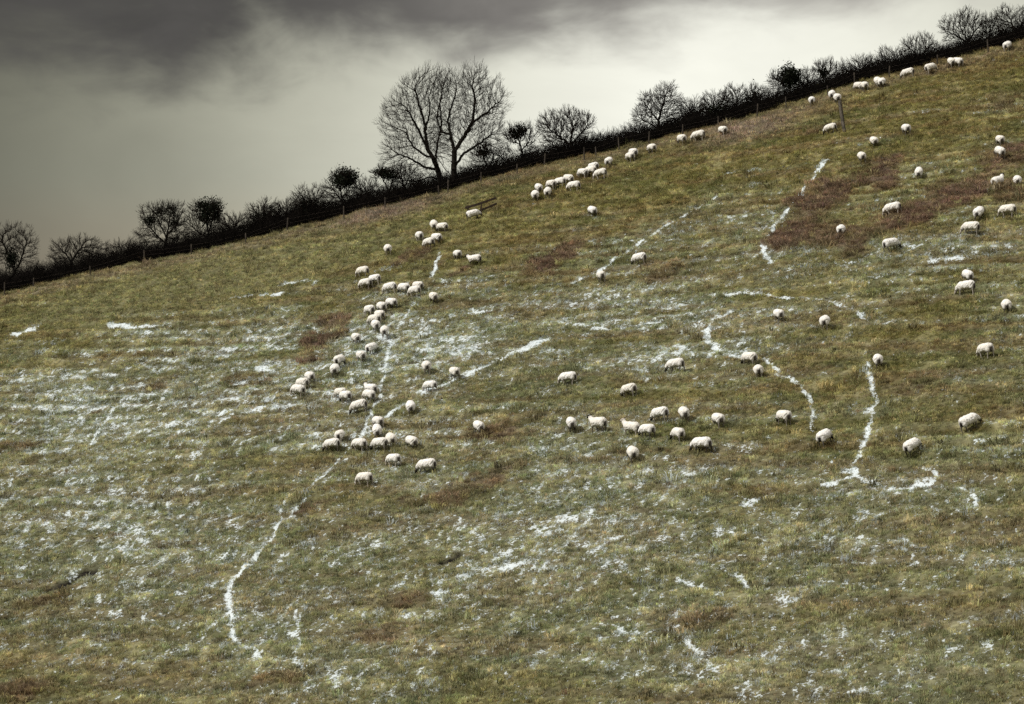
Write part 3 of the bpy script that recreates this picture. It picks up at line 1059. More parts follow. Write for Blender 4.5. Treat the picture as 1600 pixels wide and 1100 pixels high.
     [[(1438, 104), (1438, 84)], [(1438, 92), (1424, 76)], [(1438, 90), (1452, 72)]], [(1424, 78, 18, 20), (1444, 74, 18, 22), (1460, 84, 10, 14)], [], dict(natt=1000, step=.2)),
    ('bare_tree', 'spreading flat-sided tree on the skyline in the upper right', (1512, 80),
     [[(1512, 82), (1510, 62), (1502, 46)], [(1511, 66), (1490, 54), (1476, 48)], [(1511, 68), (1524, 48)]], [(1488, 46, 20, 18), (1512, 36, 22, 20), (1532, 46, 16, 20), (1506, 56, 26, 14)], [],
     dict(natt=1600, step=.21, twigs=4)),
    ('hedge_shrub', 'tall shrub touching the spreading tree, near the upper right corner', (1546, 72),
     [[(1546, 74), (1546, 54)]], [(1544, 46, 16, 22), (1556, 44, 12, 22)], [], dict(natt=620, step=.2)),
    ('bare_tree', 'loose bare tree in the upper right corner, cut off by the edge', (1586, 64),
     [[(1586, 66), (1584, 46), (1578, 30)], [(1585, 52), (1600, 34)]], [(1574, 34, 20, 22), (1600, 32, 20, 24)], [], dict(natt=1000, step=.21)),
]
for i, (nm, lab, base, gd, cr, iv, op) in enumerate(TREES):
    cat = 'shrub' if 'shrub' in nm else 'tree'
    grp = {'hedge_shrub': 'shrubs grown up in the hedge', 'fan_shaped_shrub': 'shrubs grown up in the hedge'}.get(nm, 'trees standing in the hedge')
    grow_tree(nm, lab, cat, base, gd, cr, iv, 252.2 + .5 * math.sin(i * 2.1), 300 + i, group=grp, **op)

# ------------------------------------------------------------------ the hedge itself
HP = [(-60, 2.2), (0, 2.3), (60, 2.1), (110, 1.9), (200, 1.7), (300, 1.7), (330, 2.1), (450, 2.2), (560, 2.0), (600, 1.6), (690, 1.35), (800, 1.3), (900, 1.6), (960, 1.5), (1010, 1.5), (1060, 2.0),
      (1180, 2.2), (1215, 1.6), (1300, 1.3), (1420, 1.3), (1500, 1.25), (1600, 1.5), (1660, 1.6)]
rng = np.random.RandomState(77)
hx0, hx1 = -47.0, 47.0


def hedge_h(x):
    px = 800 + FPX * x / 254.0
    return np.interp(px, [p[0] for p in HP], [p[1] for p in HP]) * .86 * (0.35 + 1.3 * fbm(np.asarray(x) / 1.3, np.asarray(x) * 0 + 3, 210, 4, .65))


hedge = bpy.data.objects.new('hedge', None)
hedge.location = (0, HEDGE_Y, H(0, HEDGE_Y))
COL.objects.link(hedge)
tag(hedge, 'dark leafless field hedge running up the skyline from left to right', 'hedge')
ho = np.array(hedge.location)
# dense inner mass: a lumpy bank of brush
xs = np.arange(hx0, hx1, .22)
an = np.linspace(0, math.pi, 11)
XX, AA = np.meshgrid(xs, an, indexing='ij')
hh = hedge_h(XX) * .60
ww = .42 + .35 * fbm(XX / 2.1, AA, 220, 3)
lum = .80 + .42 * fbm(XX / .7, AA * 2.2, 230, 4, .65)
cyv = HEDGE_Y + .5
yy = cyv - np.cos(AA) * ww * lum
gz = sample(Z, XX.ravel(), yy.ravel()).reshape(XX.shape)
zz = gz - .12 + (np.sin(AA) ** .6) * hh * lum
V = np.stack([XX, yy, zz], -1) - ho
ii = np.arange(XX.size).reshape(XX.shape)
F = np.stack([ii[:-1, :-1], ii[1:, :-1], ii[1:, 1:], ii[:-1, 1:]], -1).reshape(-1, 4)
link('brushwood', mesh_np('brushwood', V.reshape(-1, 3), F, HEDGE, False), hedge)
# stems and twigs standing out of it
n = 56000
sx = rng.uniform(hx0, hx1, n)
sy = cyv + rng.uniform(-1.15, .9, n)
sz = sample(Z, sx, sy)
hs = hedge_h(sx)
edge_in = np.clip(1 - np.abs(sy - cyv) / 1.3, .12, 1) ** .5
z0 = sz + hs * edge_in * rng.uniform(0, .8, n)
ln = rng.uniform(.2, .8, n)
d = np.stack([rng.normal(0, .5, n), rng.normal(-.15, .5, n), rng.uniform(.15, 1.1, n)], -1)
d /= np.linalg.norm(d, axis=1)[:, None]
P0 = np.stack([sx, sy, z0], -1) - ho
P1 = P0 + d * ln[:, None]
d2 = d + rng.normal(0, .4, d.shape)
d2 /= np.linalg.norm(d2, axis=1)[:, None]
P2 = P1 + d2 * ln[:, None] * .6
V, F = tubes(np.concatenate([P0, P1]), np.concatenate([P1, P2]), np.full(2 * n, .011), np.full(2 * n, .006), 3)
link('twigs', mesh_np('twigs', V, F, HEDGE), hedge)

# ------------------------------------------------------------------ wire fence in front of the hedge
FY = HEDGE_Y - 1.75
fence = bpy.data.objects.new('wire_fence', None)
fence.location = (0, FY, H(0, FY))
COL.objects.link(fence)
tag(fence, 'post and wire fence along the near side of the hedge', 'fence')
fo = Vector(fence.location)


def post_mesh(h, r, sides=8):
    V = []
    for z, k in ((-.3, 1.0), (0, 1.0), (h * .5, .96), (h - .03, .93), (h, .78)):
        for i in range(sides):
            a_ = 2 * math.pi * i / sides
            w_ = r * k * (1 + .07 * math.sin(3 * a_ + z * 4))
            V.append((w_ * math.cos(a_), w_ * math.sin(a_), z))
    F = []
    for j in range(4):
        for i in range(sides):
            F.append((j * sides + i, j * sides + (i + 1) % sides, (j + 1) * sides + (i + 1) % sides, (j + 1) * sides + i))
    c = len(V)
    V.append((0, 0, h + .004))
    me = bpy.data.meshes.new('post')
    me.from_pydata(V, [], F + [(4 * sides + i, 4 * sides + (i + 1) % sides, c) for i in range(sides)])
    me.materials.append(WOOD)
    return me


pmesh = post_mesh(1.22, .062)
ppx = [-40, 17, 62, 150, 232, 305, 389, 452, 540, 604, 687, 701, 752, 808, 850, 912, 930, 966, 1012, 1064, 1120, 1180, 1225, 1290, 1332, 1385, 1460, 1540, 1640]
tops = []
for i, p in enumerate(ppx):
    x = (p - 800) / FPX * 254.5
    y = FY + .15 * math.sin(i * 1.9)
    z = H(x, y)
    o = link('post', pmesh, fence)
    o.location = Vector((x, y, z)) - fo
    o.rotation_euler = (.05 * math.sin(i * 3.1), .07 * math.sin(i * 2.3 + 1), i * 1.3)
    s = .72 + .36 * ((i * 37) % 10) / 10
    o.scale = (1, 1, s)
    tops.append((Vector((x, y - .07, z)) - fo, s, o.rotation_euler.copy()))
for hgt in (.35, .72, 1.08):
    pts = []
    for p, s, e in tops:
        pts.append(p + Vector((math.sin(e.y) * hgt, -math.sin(e.x) * hgt, hgt * s)))
    P0, P1 = [], []
    for a_, b_ in zip(pts[:-1], pts[1:]):
        m_ = (a_ + b_) / 2 + Vector((0, 0, -.03))
        P0 += [a_, m_]
        P1 += [m_, b_]
    V, F = tubes([tuple(p) for p in P0], [tuple(p) for p in P1], np.full(len(P0), .003), np.full(len(P0), .003), 4)
    link('wire', mesh_np('wire', V, F, WIRE), fence)


# ------------------------------------------------------------------ broken wooden rails and the leaning pole
def plank(name, a, b, w_, t_, mat, parent, origin, twist=.0, seed=0):
    """a rough sawn rail from a to b, slightly bowed, with worn edges"""
    r = random.Random(seed)
    a, b = Vector(a), Vector(b)
    d = (b - a).normalized()
    side = d.cross(Vector((0, 0, 1))).normalized()
    upv = side.cross(d).normalized()
    prof = [(-.5, -.38), (-.4, -.5), (.4, -.5), (.5, -.38), (.5, .38), (.4, .5), (-.4, .5), (-.5, .38)]
    V, F = [], []
    n = 7
    for k in range(n):
        q = k / (n - 1)
        c = a.lerp(b, q) + upv * (-.03 * math.sin(math.pi * q)) + side * r.uniform(-.006, .006)
        for (u, v) in prof:
            V.append(tuple(c + side * (u * t_ * r.uniform(.93, 1.05)) + upv * (v * w_ * r.uniform(.94, 1.05)) - Vector(origin)))
    m = len(prof)
    for k in range(n - 1):
        for i in range(m):
            F.append((k * m + i, k * m + (i + 1) % m, (k + 1) * m + (i + 1) % m, (k + 1) * m + i))
    F += [tuple(range(m))[::-1], tuple(range((n - 1) * m, n * m))]
    me = bpy.data.meshes.new(name)
    me.from_pydata(V, [], F)
    me.materials.append(mat)
    return link(name, me, parent)


g0 = at(734, 342)
g1 = at(771, 333)
rails = bpy.data.objects.new('broken_rail_fence', None)
rails.location = g0
COL.objects.link(rails)
tag(rails, 'short broken piece of dark wooden rail fencing standing alone in the field', 'fence')
dxy = (g1 - g0)
plank('post', g0 + Vector((0, 0, -.3)), g0 + Vector((-.16, .05, 1.12)), .12, .11, RAILW, rails, g0, seed=1)
gm1 = g0 + dxy * .52
gm1.z = H(gm1.x, gm1.y)
plank('post', gm1 + Vector((0, .1, -.3)), gm1 + Vector((-.06, .1, .98)), .11, .10, RAILW, rails, g0, seed=2)
ry = g0.y - .06
plank('rail', px_at_depth(727, 325, ry), px_at_depth(775, 309, ry + .7), .19, .08, RAILW, rails, g0, seed=3)
plank('rail', px_at_depth(746, 330, ry), px_at_depth(776, 318, ry + .7), .18, .08, RAILW, rails, g0, seed=4)

pb = at(1320.5, 207)
ptop = px_at_depth(1312, 157, pb.y + .3)
pole = plank('leaning_pole', pb + Vector((.03, 0, -.35)), ptop, .24, .22, POLE, None, pb, seed=5)
pole.location = pb
tag(pole, 'tall weathered pole leaning left in the field near the top hedge', 'pole')

# ------------------------------------------------------------------ sheep
wm, t, b = material('sheep_coat')
sk = t.n('ShaderNodeAttribute', attribute_name='coat')          # R soiled rump plus painted shade of belly and between the legs, G face, B leg, as painted regions of one skin
sp = t.n('ShaderNodeSeparateColor')
t.put(sp.inputs[0], sk.outputs['Color'])
oi = t.n('ShaderNodeObjectInfo')
oc = t.n('ShaderNodeSeparateColor')
t.put(oc.inputs[0], oi.outputs['Color'])
tco = t.n('ShaderNodeTexCoord')
nw = t.noise(tco.outputs['Object'], 9.0, 4, .65)
nw2 = t.noise(tco.outputs['Object'], 3.0, 3, .6)
wool = t.mix(oc.outputs[1], rgb(.81, .79, .745), rgb(.85, .85, .85))
wool = t.mix(t.smooth(nw, .35, .75), wool, t.mix(1.0, wool, rgb(.80, .77, .70), 'MULTIPLY'))
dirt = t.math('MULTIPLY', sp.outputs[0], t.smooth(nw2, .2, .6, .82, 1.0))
wool = t.mix(dirt, wool, rgb(.040, .032, .026))  # one dark tone for the rump dirt and the painted underside shade
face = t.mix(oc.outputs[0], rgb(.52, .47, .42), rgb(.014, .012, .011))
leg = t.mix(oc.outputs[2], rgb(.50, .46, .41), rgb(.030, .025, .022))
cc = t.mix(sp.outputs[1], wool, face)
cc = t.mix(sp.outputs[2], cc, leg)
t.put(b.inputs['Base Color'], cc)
b.inputs['Roughness'].default_value = .95
b.inputs['Specular IOR Level'].default_value = .05
bp = t.n('ShaderNodeBump')
bp.inputs['Strength'].default_value = .7
bp.inputs['Distance'].default_value = .03
t.put(bp.inputs['Height'], t.noise(tco.outputs['Object'], 22.0, 3, .6))
t.put(b.inputs['Normal'], bp.outputs[0])


def sheep_mesh(pose, seed):
    """one closed skin: trunk, neck, head, ears, legs and tail grown together"""
    rr = random.Random(seed)
    balls = []                                     # centre, radius, region
    chains = []                                    # list of (p, r) , region

    def chain(pts, reg):
        for (p, r), (q, s) in zip(pts[:-1], pts[1:]):
            p, q = Vector(p), Vector(q)
            n = max(2, int((q - p).length / (min(r, s) * .45)))
            for k in range(n + 1):
                f = k / n
                balls.append((p.lerp(q, f), Vector((1, 1, 1)) * (r + (s - r) * f), reg))
    E = lambda c, r: balls.append((Vector(c), Vector(r), 0))
    E((.30, 0, .55), (.27, .265, .27))
    E((.10, 0, .545), (.33, .30, .285))
    E((-.12, 0, .55), (.34, .315, .29))
    E((-.33, 0, .565), (.26, .285, .275))
    E((0, 0, .42), (.36, .22, .14))
    E((-.42, .12, .45), (.15, .13, .20))
    E((-.42, -.12, .45), (.15, .13, .20))
    E((.33, .11, .42), (.13, .11, .17))
    E((.33, -.11, .42), (.13, .11, .17))
    turn = {'gl': .35, 'gr': -.35, 'ul': .30, 'ur': -.35}.get(pose, 0.0)
    c, s = math.cos(turn), math.sin(turn)
    nb = Vector((.44, 0, .56))

    def out(f, z):
        return Vector((nb.x + f * c, nb.y + f * s, z))
    if pose[0] == 'g':
        pts = [(nb, .19), (out(.17, .46), .15), (out(.29, .31), .105)]
        hd = [(out(.29, .29), .092), (out(.37, .19), .085), (out(.44, .08), .058), (out(.46, .05), .048)]
    else:
        pts = [(nb + Vector((-.04, 0, .02)), .19), (out(.15, .72), .14), (out(.22, .86), .105)]
        hd = [(out(.22, .90), .092), (out(.32, .88), .086), (out(.43, .80), .060), (out(.46, .78), .050)]
    chain(pts, 0)
    chain(hd, 1)
    side = Vector((-s, c, 0))
    h0 = hd[0][0]
    for sg in (-1, 1):
        e0 = h0 + side * sg * .07 + Vector((0, 0, .03))
        chain([(e0, .032), (e0 + side * sg * .09 + Vector((-.02, 0, .01)), .030), (e0 + side * sg * .14 + Vector((-.03, 0, -.01)), .016)], 1)
    st = rr.uniform(-.09, .09)
    for sg in (-1, 1):
        f = st * sg
        chain([((.34, .13 * sg, .36), .075), ((.34 + f * .6, .13 * sg, .24), .044), ((.345 + f, .13 * sg, .05), .033), ((.355 + f, .13 * sg, -.07), .038)], 2)
        f = -st * sg
        chain([((-.40, .14 * sg, .40), .10), ((-.47 + f * .5, .14 * sg, .27), .050), ((-.44 + f, .14 * sg, .08), .035), ((-.43 + f, .14 * sg, -.07), .040)], 2)
    chain([((-.56, 0, .66), .05), ((-.615, 0, .56), .048), ((-.62, .01, .38), .035)], 3)
    # union of the ellipsoids as one skin by voxel remeshing
    import bmesh
    bm = bmesh.new()
    for ctr, r, reg in balls:
        mtx = Matrix.Translation(ctr) @ Matrix.Diagonal((*r, 1.0))
        bmesh.ops.create_icosphere(bm, subdivisions=2 if max(r) > .12 else 1, radius=1.0, matrix=mtx)
    me = bpy.data.meshes.new('sheep_raw')
    bm.to_mesh(me)
    bm.free()
    ob = bpy.data.objects.new('sheep_raw', me)
    COL.objects.link(ob)
    md = ob.modifiers.new('r', 'REMESH')
    md.mode = 'VOXEL'
    md.voxel_size = .026
    sm = ob.modifiers.new('s', 'SMOOTH')
    sm.iterations = 3
    dg = bpy.context.evaluated_depsgraph_get()
    res = bpy.data.meshes.new_from_object(ob.evaluated_get(dg))
    bpy.data.objects.remove(ob)
    bpy.data.meshes.remove(me)
    n = len(res.vertices)
    co = np.zeros(n * 3, np.float32)
    res.vertices.foreach_get('co', co)
    co = co.reshape(-1, 3)
    # which region each point of the skin belongs to
    dist = np.full((n, 4), 9.0)
    for ctr, r, reg in balls:
        dd = np.linalg.norm((co - np.array(ctr)) / np.array(r), axis=1)
        dd = (dd - 1) * min(r)
        dist[:, reg] = np.minimum(dist[:, reg], dd)
    wl = np.minimum(dist[:, 0], dist[:, 3])
    facev = sstep(-.02, .015, wl - dist[:, 1])
    legv = sstep(-.01, .02, wl - dist[:, 2]) * sstep(.36, .28, co[:, 2])
    rump = sstep(-.40, -.50, co[:, 0]) * np.exp(-(co[:, 1] / .10) ** 2) * sstep(.70, .54, co[:, 2])  # soiled wool round the tail, with shade between the hind legs painted in
    belly_shade = sstep(.42, .30, co[:, 2]) * .6  # shade under the body, put into the coat colour
    dirt_shade_v = np.clip(np.maximum(np.clip(rump * 1.35, 0, 1), belly_shade), 0, 1)
    # locks of the fleece
    nn = fbm(co[:, 0] * 11 + 30 + co[:, 2] * 5, co[:, 1] * 11 + 30 + co[:, 2] * 9, 240 + seed, 3, .6) - .5
    nor = np.zeros(n * 3, np.float32)
    res.vertices.foreach_get('normal', nor)
    co = co + nor.reshape(-1, 3) * (nn * .045 * (1 - np.clip(facev + legv, 0, 1)))[:, None]
    res.vertices.foreach_set('co', co.astype(np.float32).ravel())
    colr = np.stack([dirt_shade_v, facev, legv, dirt_shade_v * 0 + 1], -1).astype(np.float32)
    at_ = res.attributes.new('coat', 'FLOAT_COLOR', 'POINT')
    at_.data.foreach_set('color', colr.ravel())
    res.polygons.foreach_set('use_smooth', np.ones(len(res.polygons), bool))
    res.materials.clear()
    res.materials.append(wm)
    res.name = 'sheep_' + pose
    res.update()
    return res


POSES = {}
for i, p in enumerate(('g', 'gl', 'gr', 'u', 'ul', 'ur')):
    POSES[p] = [sheep_mesh(p, 2 * i), sheep_mesh(p, 2 * i + 1)] if p[0] == 'g' else [sheep_mesh(p, 2 * i)]

# body centre in photo pixels, heading (0 faces right, 90 up the slope away from us, 180 left), pose, dark face, size, label
FLOCK = [
    (741, 335, 5, 'g', 1, 1.0, 'sheep standing right in front of the broken wooden rails'),
    (679, 351, 100, 'g', 0, .95, 'sheep seen from behind, left of a touching pair below the twin trees'),
    (692, 354, 152, 'g', 1, 1.0, 'sheep facing left, nearest to the left of the broken wooden rails'),
    (656, 369, 122, 'g', 0, 1.0, 'sheep just left of the two overlapping sheep at the head of the flock line'),
    (683, 371, 148, 'g', 1, 1.05, 'upper of the two overlapping sheep at the head of the flock line'),
    (671, 379, 150, 'g', 1, 1.05, 'lower of the two overlapping sheep at the head of the flock line'),
    (607, 389, 92, 'gr', 0, .95, 'sheep alone beside a small brown patch, left of the flock line head'),
    (715, 397, 112, 'g', 1, .95, 'sheep alone right of the short white track, seen from behind'),
    (743, 405, 165, 'u', 1, 1.0, 'sheep with its dark head raised, below the broken wooden rails'),
    (568, 424, 162, 'g', 0, 1.0, 'leftmost sheep above the pair at the upper left of the flock line'),
    (587, 435, 155, 'g', 0, 1.05, 'right sheep of the pair at the upper left of the flock line'),
    (573, 442, 155, 'g', 0, 1.05, 'left sheep of the pair at the upper left of the flock line'),
    (611, 449, 165, 'g', 0, 1.05, 'left sheep of the row of four grazing across the flock line'),
    (632, 449, 148, 'g', 1, 1.05, 'second sheep from the left in the row of four across the flock line'),
    (654, 446, 146, 'g', 1, 1.0, 'farther of the two overlapping sheep ending the row of four'),
    (649, 454, 148, 'g', 0, 1.05, 'nearer of the two overlapping sheep ending the row of four'),
    (678, 464, 105, 'g', 1, 1.0, 'sheep seen from behind, alone just right of the row of four'),
    (612, 472, 148, 'g', 1, 1.05, 'topmost sheep of the tight cluster above the long white track'),
    (578, 484, 138, 'g', 0, 1.05, 'leftmost sheep of the tight cluster above the long white track'),
    (597, 480, 112, 'g', 1, 1.0, 'sheep between the leftmost and the topmost of the tight cluster'),
    (594, 492, 118, 'gr', 1, .95, 'middle sheep of the tight cluster above the long white track'),
    (586, 499, 148, 'g', 0, 1.0, 'sheep partly hidden in the tight cluster, second from its bottom left'),
    (588, 508, 100, 'g', 1, 1.05, 'sheep seen from behind at the bottom left of the tight cluster'),
    (602, 517, 88, 'gl', 0, 1.05, 'lowest sheep of the tight cluster, right at the top of the long white track'),
    (557, 528, 125, 'g', 1, 1.0, 'sheep right of the brown bracken, first below the tight cluster'),
    (582, 543, 60, 'g', 1, 1.05, 'upper right sheep of the pair left of the long white track'),
    (565, 556, 108, 'g', 0, 1.0, 'lower left sheep of the pair left of the long white track'),
    (532, 563, 65, 'g', 1, 1.0, 'upper sheep of the pair below the left bracken patch'),
    (524, 577, 95, 'g', 1, 1.0, 'lower sheep of the pair below the left bracken patch'),
    (485, 588, 130, 'g', 1, 1.0, 'upper right sheep of the three at the left edge of the flock'),
    (474, 599, 150, 'g', 0, 1.0, 'middle sheep of the three at the left edge of the flock'),
    (467, 608, 155, 'g', 0, 1.05, 'lowest and leftmost sheep of the three at the left edge of the flock'),
    (533, 613, 152, 'g', 0, 1.0, 'farther of two overlapping sheep left of the black-faced one by the track'),
    (541, 618, 142, 'g', 1, 1.05, 'nearer of two overlapping sheep left of the black-faced one by the track'),
    (580, 607, 150, 'u', 1, .95, 'uppermost of the three sheep touching the long white track'),
    (577, 617, 150, 'g', 0, 1.0, 'middle one of the three sheep touching the long white track'),
    (564, 632, 164, 'g', 1, 1.2, 'large sheep with black face, lowest of the three touching the long white track'),
    (667, 573, 96, 'g', 0, .95, 'sheep seen from behind, alone between the two white tracks'),
    (711, 581, 115, 'gr', 1, 1.05, 'sheep standing on the oblique white track right of the long one'),
    (673, 603, 150, 'g', 0, .85, 'small sheep half lost against the snow of the oblique track'),
    (643, 635, 90, 'g', 1, .95, 'greyish sheep seen from behind below the oblique white track'),
    (591, 659, 118, 'g', 0, .9, 'upper of two stacked sheep where the two white tracks meet'),
    (590, 672, 95, 'g', 1, 1.0, 'lower of two stacked sheep where the two white tracks meet'),
    (532, 681, 80, 'g', 0, .9, 'rear-view sheep just above a black-faced one at the lower left of the flock'),
    (521, 693, 160, 'g', 1, 1.05, 'black-faced sheep at the lower left end of the flock'),
    (563, 692, 150, 'g', 0, 1.1, 'sheep facing left between the black-faced sheep and a grazing pair, lower flock'),
    (595, 692, 158, 'g', 1, 1.1, 'left sheep of the touching pair below the meeting of the tracks'),
    (612, 686, 128, 'g', 0, .95, 'right sheep of the touching pair below the meeting of the tracks'),
    (644, 690, 118, 'g', 1, .98, 'greyish sheep alone right of the touching pair in the lower flock'),
    (616, 717, 150, 'g', 0, 1.0, 'sheep left of the big black-faced sheep at the bottom of the flock'),
    (669, 724, 162, 'g', 1, 1.3, 'big sheep with a jet-black face at the bottom of the flock'),
    (571, 746, 160, 'g', 0, 1.1, 'lowest sheep of all, cream and grazing below the flock'),
    (749, 666, 108, 'g', 1, 1.0, 'sheep seen from behind by a brown patch, alone right of the flock'),
    (837, 305, 95, 'g', 1, 1.0, 'lowest left sheep of the string grazing below the twin trees and hedge'),
    (842, 294, 120, 'g', 1, .95, 'sheep directly above the lowest left one in the string below the hedge'),
    (857, 300, 84, 'gr', 1, .95, 'round rear-view sheep on the near side of the string below the hedge'),
    (862, 287, 140, 'g', 0, 1.05, 'left sheep of the three in touching file below the hedge'),
    (876, 284, 150, 'g', 0, 1.05, 'middle sheep of the three in touching file below the hedge'),
    (888, 279, 140, 'g', 1, 1.05, 'right sheep of the three in touching file below the hedge'),
    (898, 290, 162, 'g', 0, 1.05, 'sheep alone on the near side of the three in file below the hedge'),
    (911, 269, 140, 'g', 0, 1.1, 'left sheep of the bright huddle of three below the hedge'),
    (924, 266, 150, 'g', 1, 1.1, 'front sheep of the bright huddle of three below the hedge'),
    (928, 260, 145, 'g', 0, 1.05, 'back sheep of the bright huddle of three below the hedge'),
    (940, 270, 162, 'g', 0, 1.1, 'sheep facing left, just right of the bright huddle of three'),
    (952, 252, 70, 'g', 1, .95, 'sheep alone between the bright huddle and the pair further up'),
    (985, 244, 135, 'g', 0, 1.05, 'nearer sheep of the overlapping pair under the two-stemmed tree'),
    (990, 239, 130, 'g', 1, 1.0, 'farther sheep of the overlapping pair under the two-stemmed tree'),
    (1019, 231, 112, 'g', 1, 1.0, 'sheep just below the foot of the two-stemmed tree'),
    (1066, 217, 115, 'g', 1, 1.05, 'dark-legged sheep, left of the side-on one under the dense shrubs'),
    (1093, 210, 160, 'g', 0, 1.15, 'long side-on sheep under the dense shrubs'),
    (1130, 203, 110, 'g', 0, 1.0, 'sheep beside the purplish dead grass below the dense shrubs'),
    (926, 328, 132, 'g', 1, 1.05, 'sheep alone below the string of sheep, above the straight snow streak'),
    (1001, 402, 150, 'g', 1, 1.15, 'cream sheep right of the straight snow streak in mid slope'),
    (940, 431, 98, 'g', 1, 1.0, 'sheep seen from behind at the lower end of the straight snow streak'),
    (1269, 157, 90, 'g', 1, .98, 'sheep seen from behind, left of the two at the leaning pole top'),
    (1301, 148, 80, 'g', 1, .95, 'farther left one of the two sheep behind the top of the leaning pole'),
    (1309, 153, 95, 'g', 1, 1.0, 'right one of the two sheep, right above the top of the leaning pole'),
    (1299, 199, 160, 'g', 1, 1.1, 'dark-faced sheep grazing at the foot of the leaning pole'),
    (1366, 220, 92, 'g', 1, 1.0, 'upper of two rear-view sheep right below the leaning pole'),
    (1347, 244, 95, 'g', 1, 1.1, 'lower of two rear-view sheep right below the leaning pole'),
    (1342, 134, 140, 'g', 0, 1.0, 'left sheep of the overlapping pair on the skyline right of the pole'),
    (1351, 134, 100, 'g', 1, 1.0, 'right sheep of the overlapping pair on the skyline right of the pole'),
    (1372, 127, 120, 'g', 0, 1.0, 'left sheep of the second overlapping pair along the upper hedge'),
    (1379, 128, 70, 'g', 1, 1.0, 'right sheep of the second overlapping pair along the upper hedge'),
    (1420, 113, 158, 'g', 1, 1.1, 'sheep facing left with head down under the tall-crowned shrub'),
    (1455, 105, 20, 'g', 0, 1.1, 'sheep facing right between the tall-crowned shrub and the bright pair'),
    (1487, 96, 120, 'g', 0, 1.1, 'left, half-hidden sheep of the bright pair under the spreading tree'),
    (1496, 95, 145, 'g', 0, 1.25, 'right, bigger sheep of the bright pair under the spreading tree'),
    (1575, 71, 40, 'g', 0, 1.05, 'highest sheep of all, by the hedge in the upper right corner'),
    (1416, 201, 96, 'g', 1, 1.05, 'sheep seen from behind, alone on clean grass well right of the pole'),
    (1563, 218, 95, 'g', 1, 1.0, 'upper of two stacked rear-view sheep at the right edge'),
    (1562, 236, 105, 'g', 1, 1.1, 'lower of two stacked rear-view sheep at the right edge'),
    (1437, 269, 82, 'gr', 0, 1.0, 'sheep seen from behind in the grass between the two big bracken patches'),
    (1560, 281, 28, 'u', 1, 1.25, 'sheep striding right with its black head up, by the right edge'),
    (1590, 281, 80, 'g', 1, 1.05, 'rear-view sheep at the right edge, beside the one with black head up'),
    (1397, 323, 160, 'g', 0, 1.25, 'long pale sheep grazing left in the big bracken patch'),
    (1531, 331, 65, 'g', 1, 1.1, 'round sheep facing away, above the long sheep at the bracken lower edge'),
    (1576, 326, 158, 'g', 0, 1.2, 'pale-faced sheep facing left at the right edge, below the bracken'),
    (1518, 353, 158, 'g', 0, 1.25, 'long sheep facing left at the lower edge of the right bracken patch'),
    (1315, 359, 78, 'gr', 0, 1.0, 'small sheep alone in the lower part of the left bracken patch'),
    (1393, 378, 12, 'g', 1, 1.35, 'long sheep facing right with dark head down, below the bracken'),
    (1512, 430, 110, 'g', 1, 1.0, 'rear sheep of the stacked pair below the right bracken patch'),
    (1511, 446, 158, 'g', 0, 1.3, 'front, side-on sheep of the stacked pair below the right bracken patch'),
    (1573, 476, 88, 'g', 1, 1.05, 'sheep alone at the right edge under the stacked pair'),
    (1217, 491, 108, 'gr', 1, 1.0, 'sheep under the curved white track, left one of two apart'),
    (1290, 502, 72, 'g', 0, 1.05, 'sheep under the curved white track, right one of two apart'),
    (1172, 558, 145, 'g', 1, 1.15, 'upper sheep of the pair at the head of the yellowish track'),
    (1186, 579, 92, 'g', 0, 1.0, 'lower sheep of the pair at the head of the yellowish track'),
    (1373, 563, 90, 'g', 1, 1.0, 'sheep seen from behind at the top of the long right-hand white track'),
    (1541, 545, 112, 'g', 0, 1.2, 'sheep with a pale head turned left, alone at the right in mid slope'),
    (1226, 649, 112, 'g', 1, 1.15, 'dark-legged sheep left of the lower yellowish track'),
    (1290, 680, 35, 'g', 1, 1.2, 'sheep facing right with dark head down, left of the forked track'),
    (1517, 654, 12, 'g', 1, 1.35, 'biggest sheep at the lower right, facing right with dark face down'),
    (1427, 693, 22, 'g', 1, 1.25, 'lowest sheep on the right, facing right of the forked track'),
    (1123, 654, 130, 'g', 0, 1.05, 'rightmost sheep of the loose group in the lower middle'),
    (889, 589, 160, 'g', 0, 1.1, 'small side-on sheep at the upper left of the lower middle group'),
    (985, 607, 148, 'g', 1, 1.15, 'beige-grey sheep above the row in the lower middle group'),
    (1057, 567, 158, 'g', 1, 1.25, 'sheep with dark face down, topmost of the lower middle group'),
    (893, 661, 95, 'g', 1, 1.0, 'narrow rear-view sheep at the left end of the lower middle group'),
    (936, 661, 155, 'u', 1, 1.15, 'sheep looking left with a dark head held out, lower middle group'),
    (987, 666, 150, 'u', 0, 1.2, 'sheep with pale head raised, in the middle of the lower group'),
    (1012, 671, 146, 'g', 1, 1.1, 'sheep just right of the one with pale head raised'),
    (1033, 645, 148, 'g', 1, 1.15, 'left sheep of the two standing side by side in the lower group'),
    (1069, 643, 122, 'g', 1, 1.2, 'right sheep of the two standing side by side in the lower group'),
    (1060, 676, 128, 'gl', 1, 1.15, 'dark-headed sheep below the two standing side by side'),
    (1098, 690, 158, 'g', 1, 1.35, 'largest sheep of the lower middle group, stepping left with dark face'),
    (989, 706, 100, 'gl', 1, 1.15, 'grey-rumped sheep, lowest of the middle group'),
]
rf = random.Random(5)
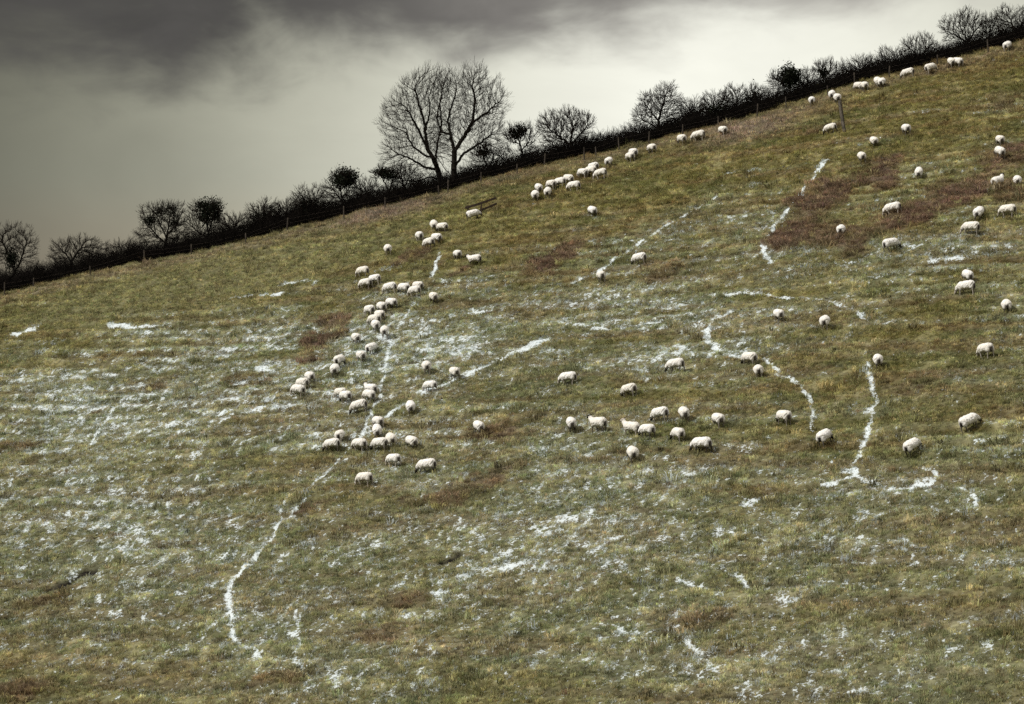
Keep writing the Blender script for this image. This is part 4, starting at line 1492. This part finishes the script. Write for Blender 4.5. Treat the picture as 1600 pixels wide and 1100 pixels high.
for k, (cx, cy, hd, pose, dark, size, lab) in enumerate(FLOCK):
    size *= .91
    p = at(cx, cy, .52 * size)
    me = POSES[pose][k % len(POSES[pose])]
    o = link('sheep', me)
    if 118 < hd <= 170:
        hd -= 20
    if hd < 50:
        hd += 20
    size = 1 + (size - 1) * .38
    th = R(hd + rf.uniform(-5, 5))
    # slope under the animal, along and across its body
    ex = Vector((math.cos(th), math.sin(th), 0))
    ey = Vector((-math.sin(th), math.cos(th), 0))
    gx = (H(p.x + ex.x * .5, p.y + ex.y * .5) - H(p.x - ex.x * .5, p.y - ex.y * .5))
    gy = (H(p.x + ey.x * .4, p.y + ey.y * .4) - H(p.x - ey.x * .4, p.y - ey.y * .4)) / .8
    fwd = (ex + Vector((0, 0, gx * .95 - (.13 if pose[0] == 'g' else 0)))).normalized()
    lat = (ey + Vector((0, 0, gy * .35)))
    upv = fwd.cross(lat).normalized()
    lat = upv.cross(fwd)
    M = Matrix((fwd, lat, upv)).transposed().to_4x4()
    sc_ = size * rf.uniform(.97, 1.03)
    M = Matrix.Translation(p + Vector((0, 0, .03))) @ M @ Matrix.Diagonal((sc_, sc_ * rf.uniform(1.08, 1.2), sc_ * rf.uniform(.96, 1.05), 1))
    o.matrix_world = M
    o.color = (.15 + .85 * dark if dark else rf.uniform(0, .25), rf.random(), min(1, max(0, .5 * dark + rf.uniform(0, .5))), 1)
    tag(o, lab, 'sheep', 'flock grazing on the hillside')
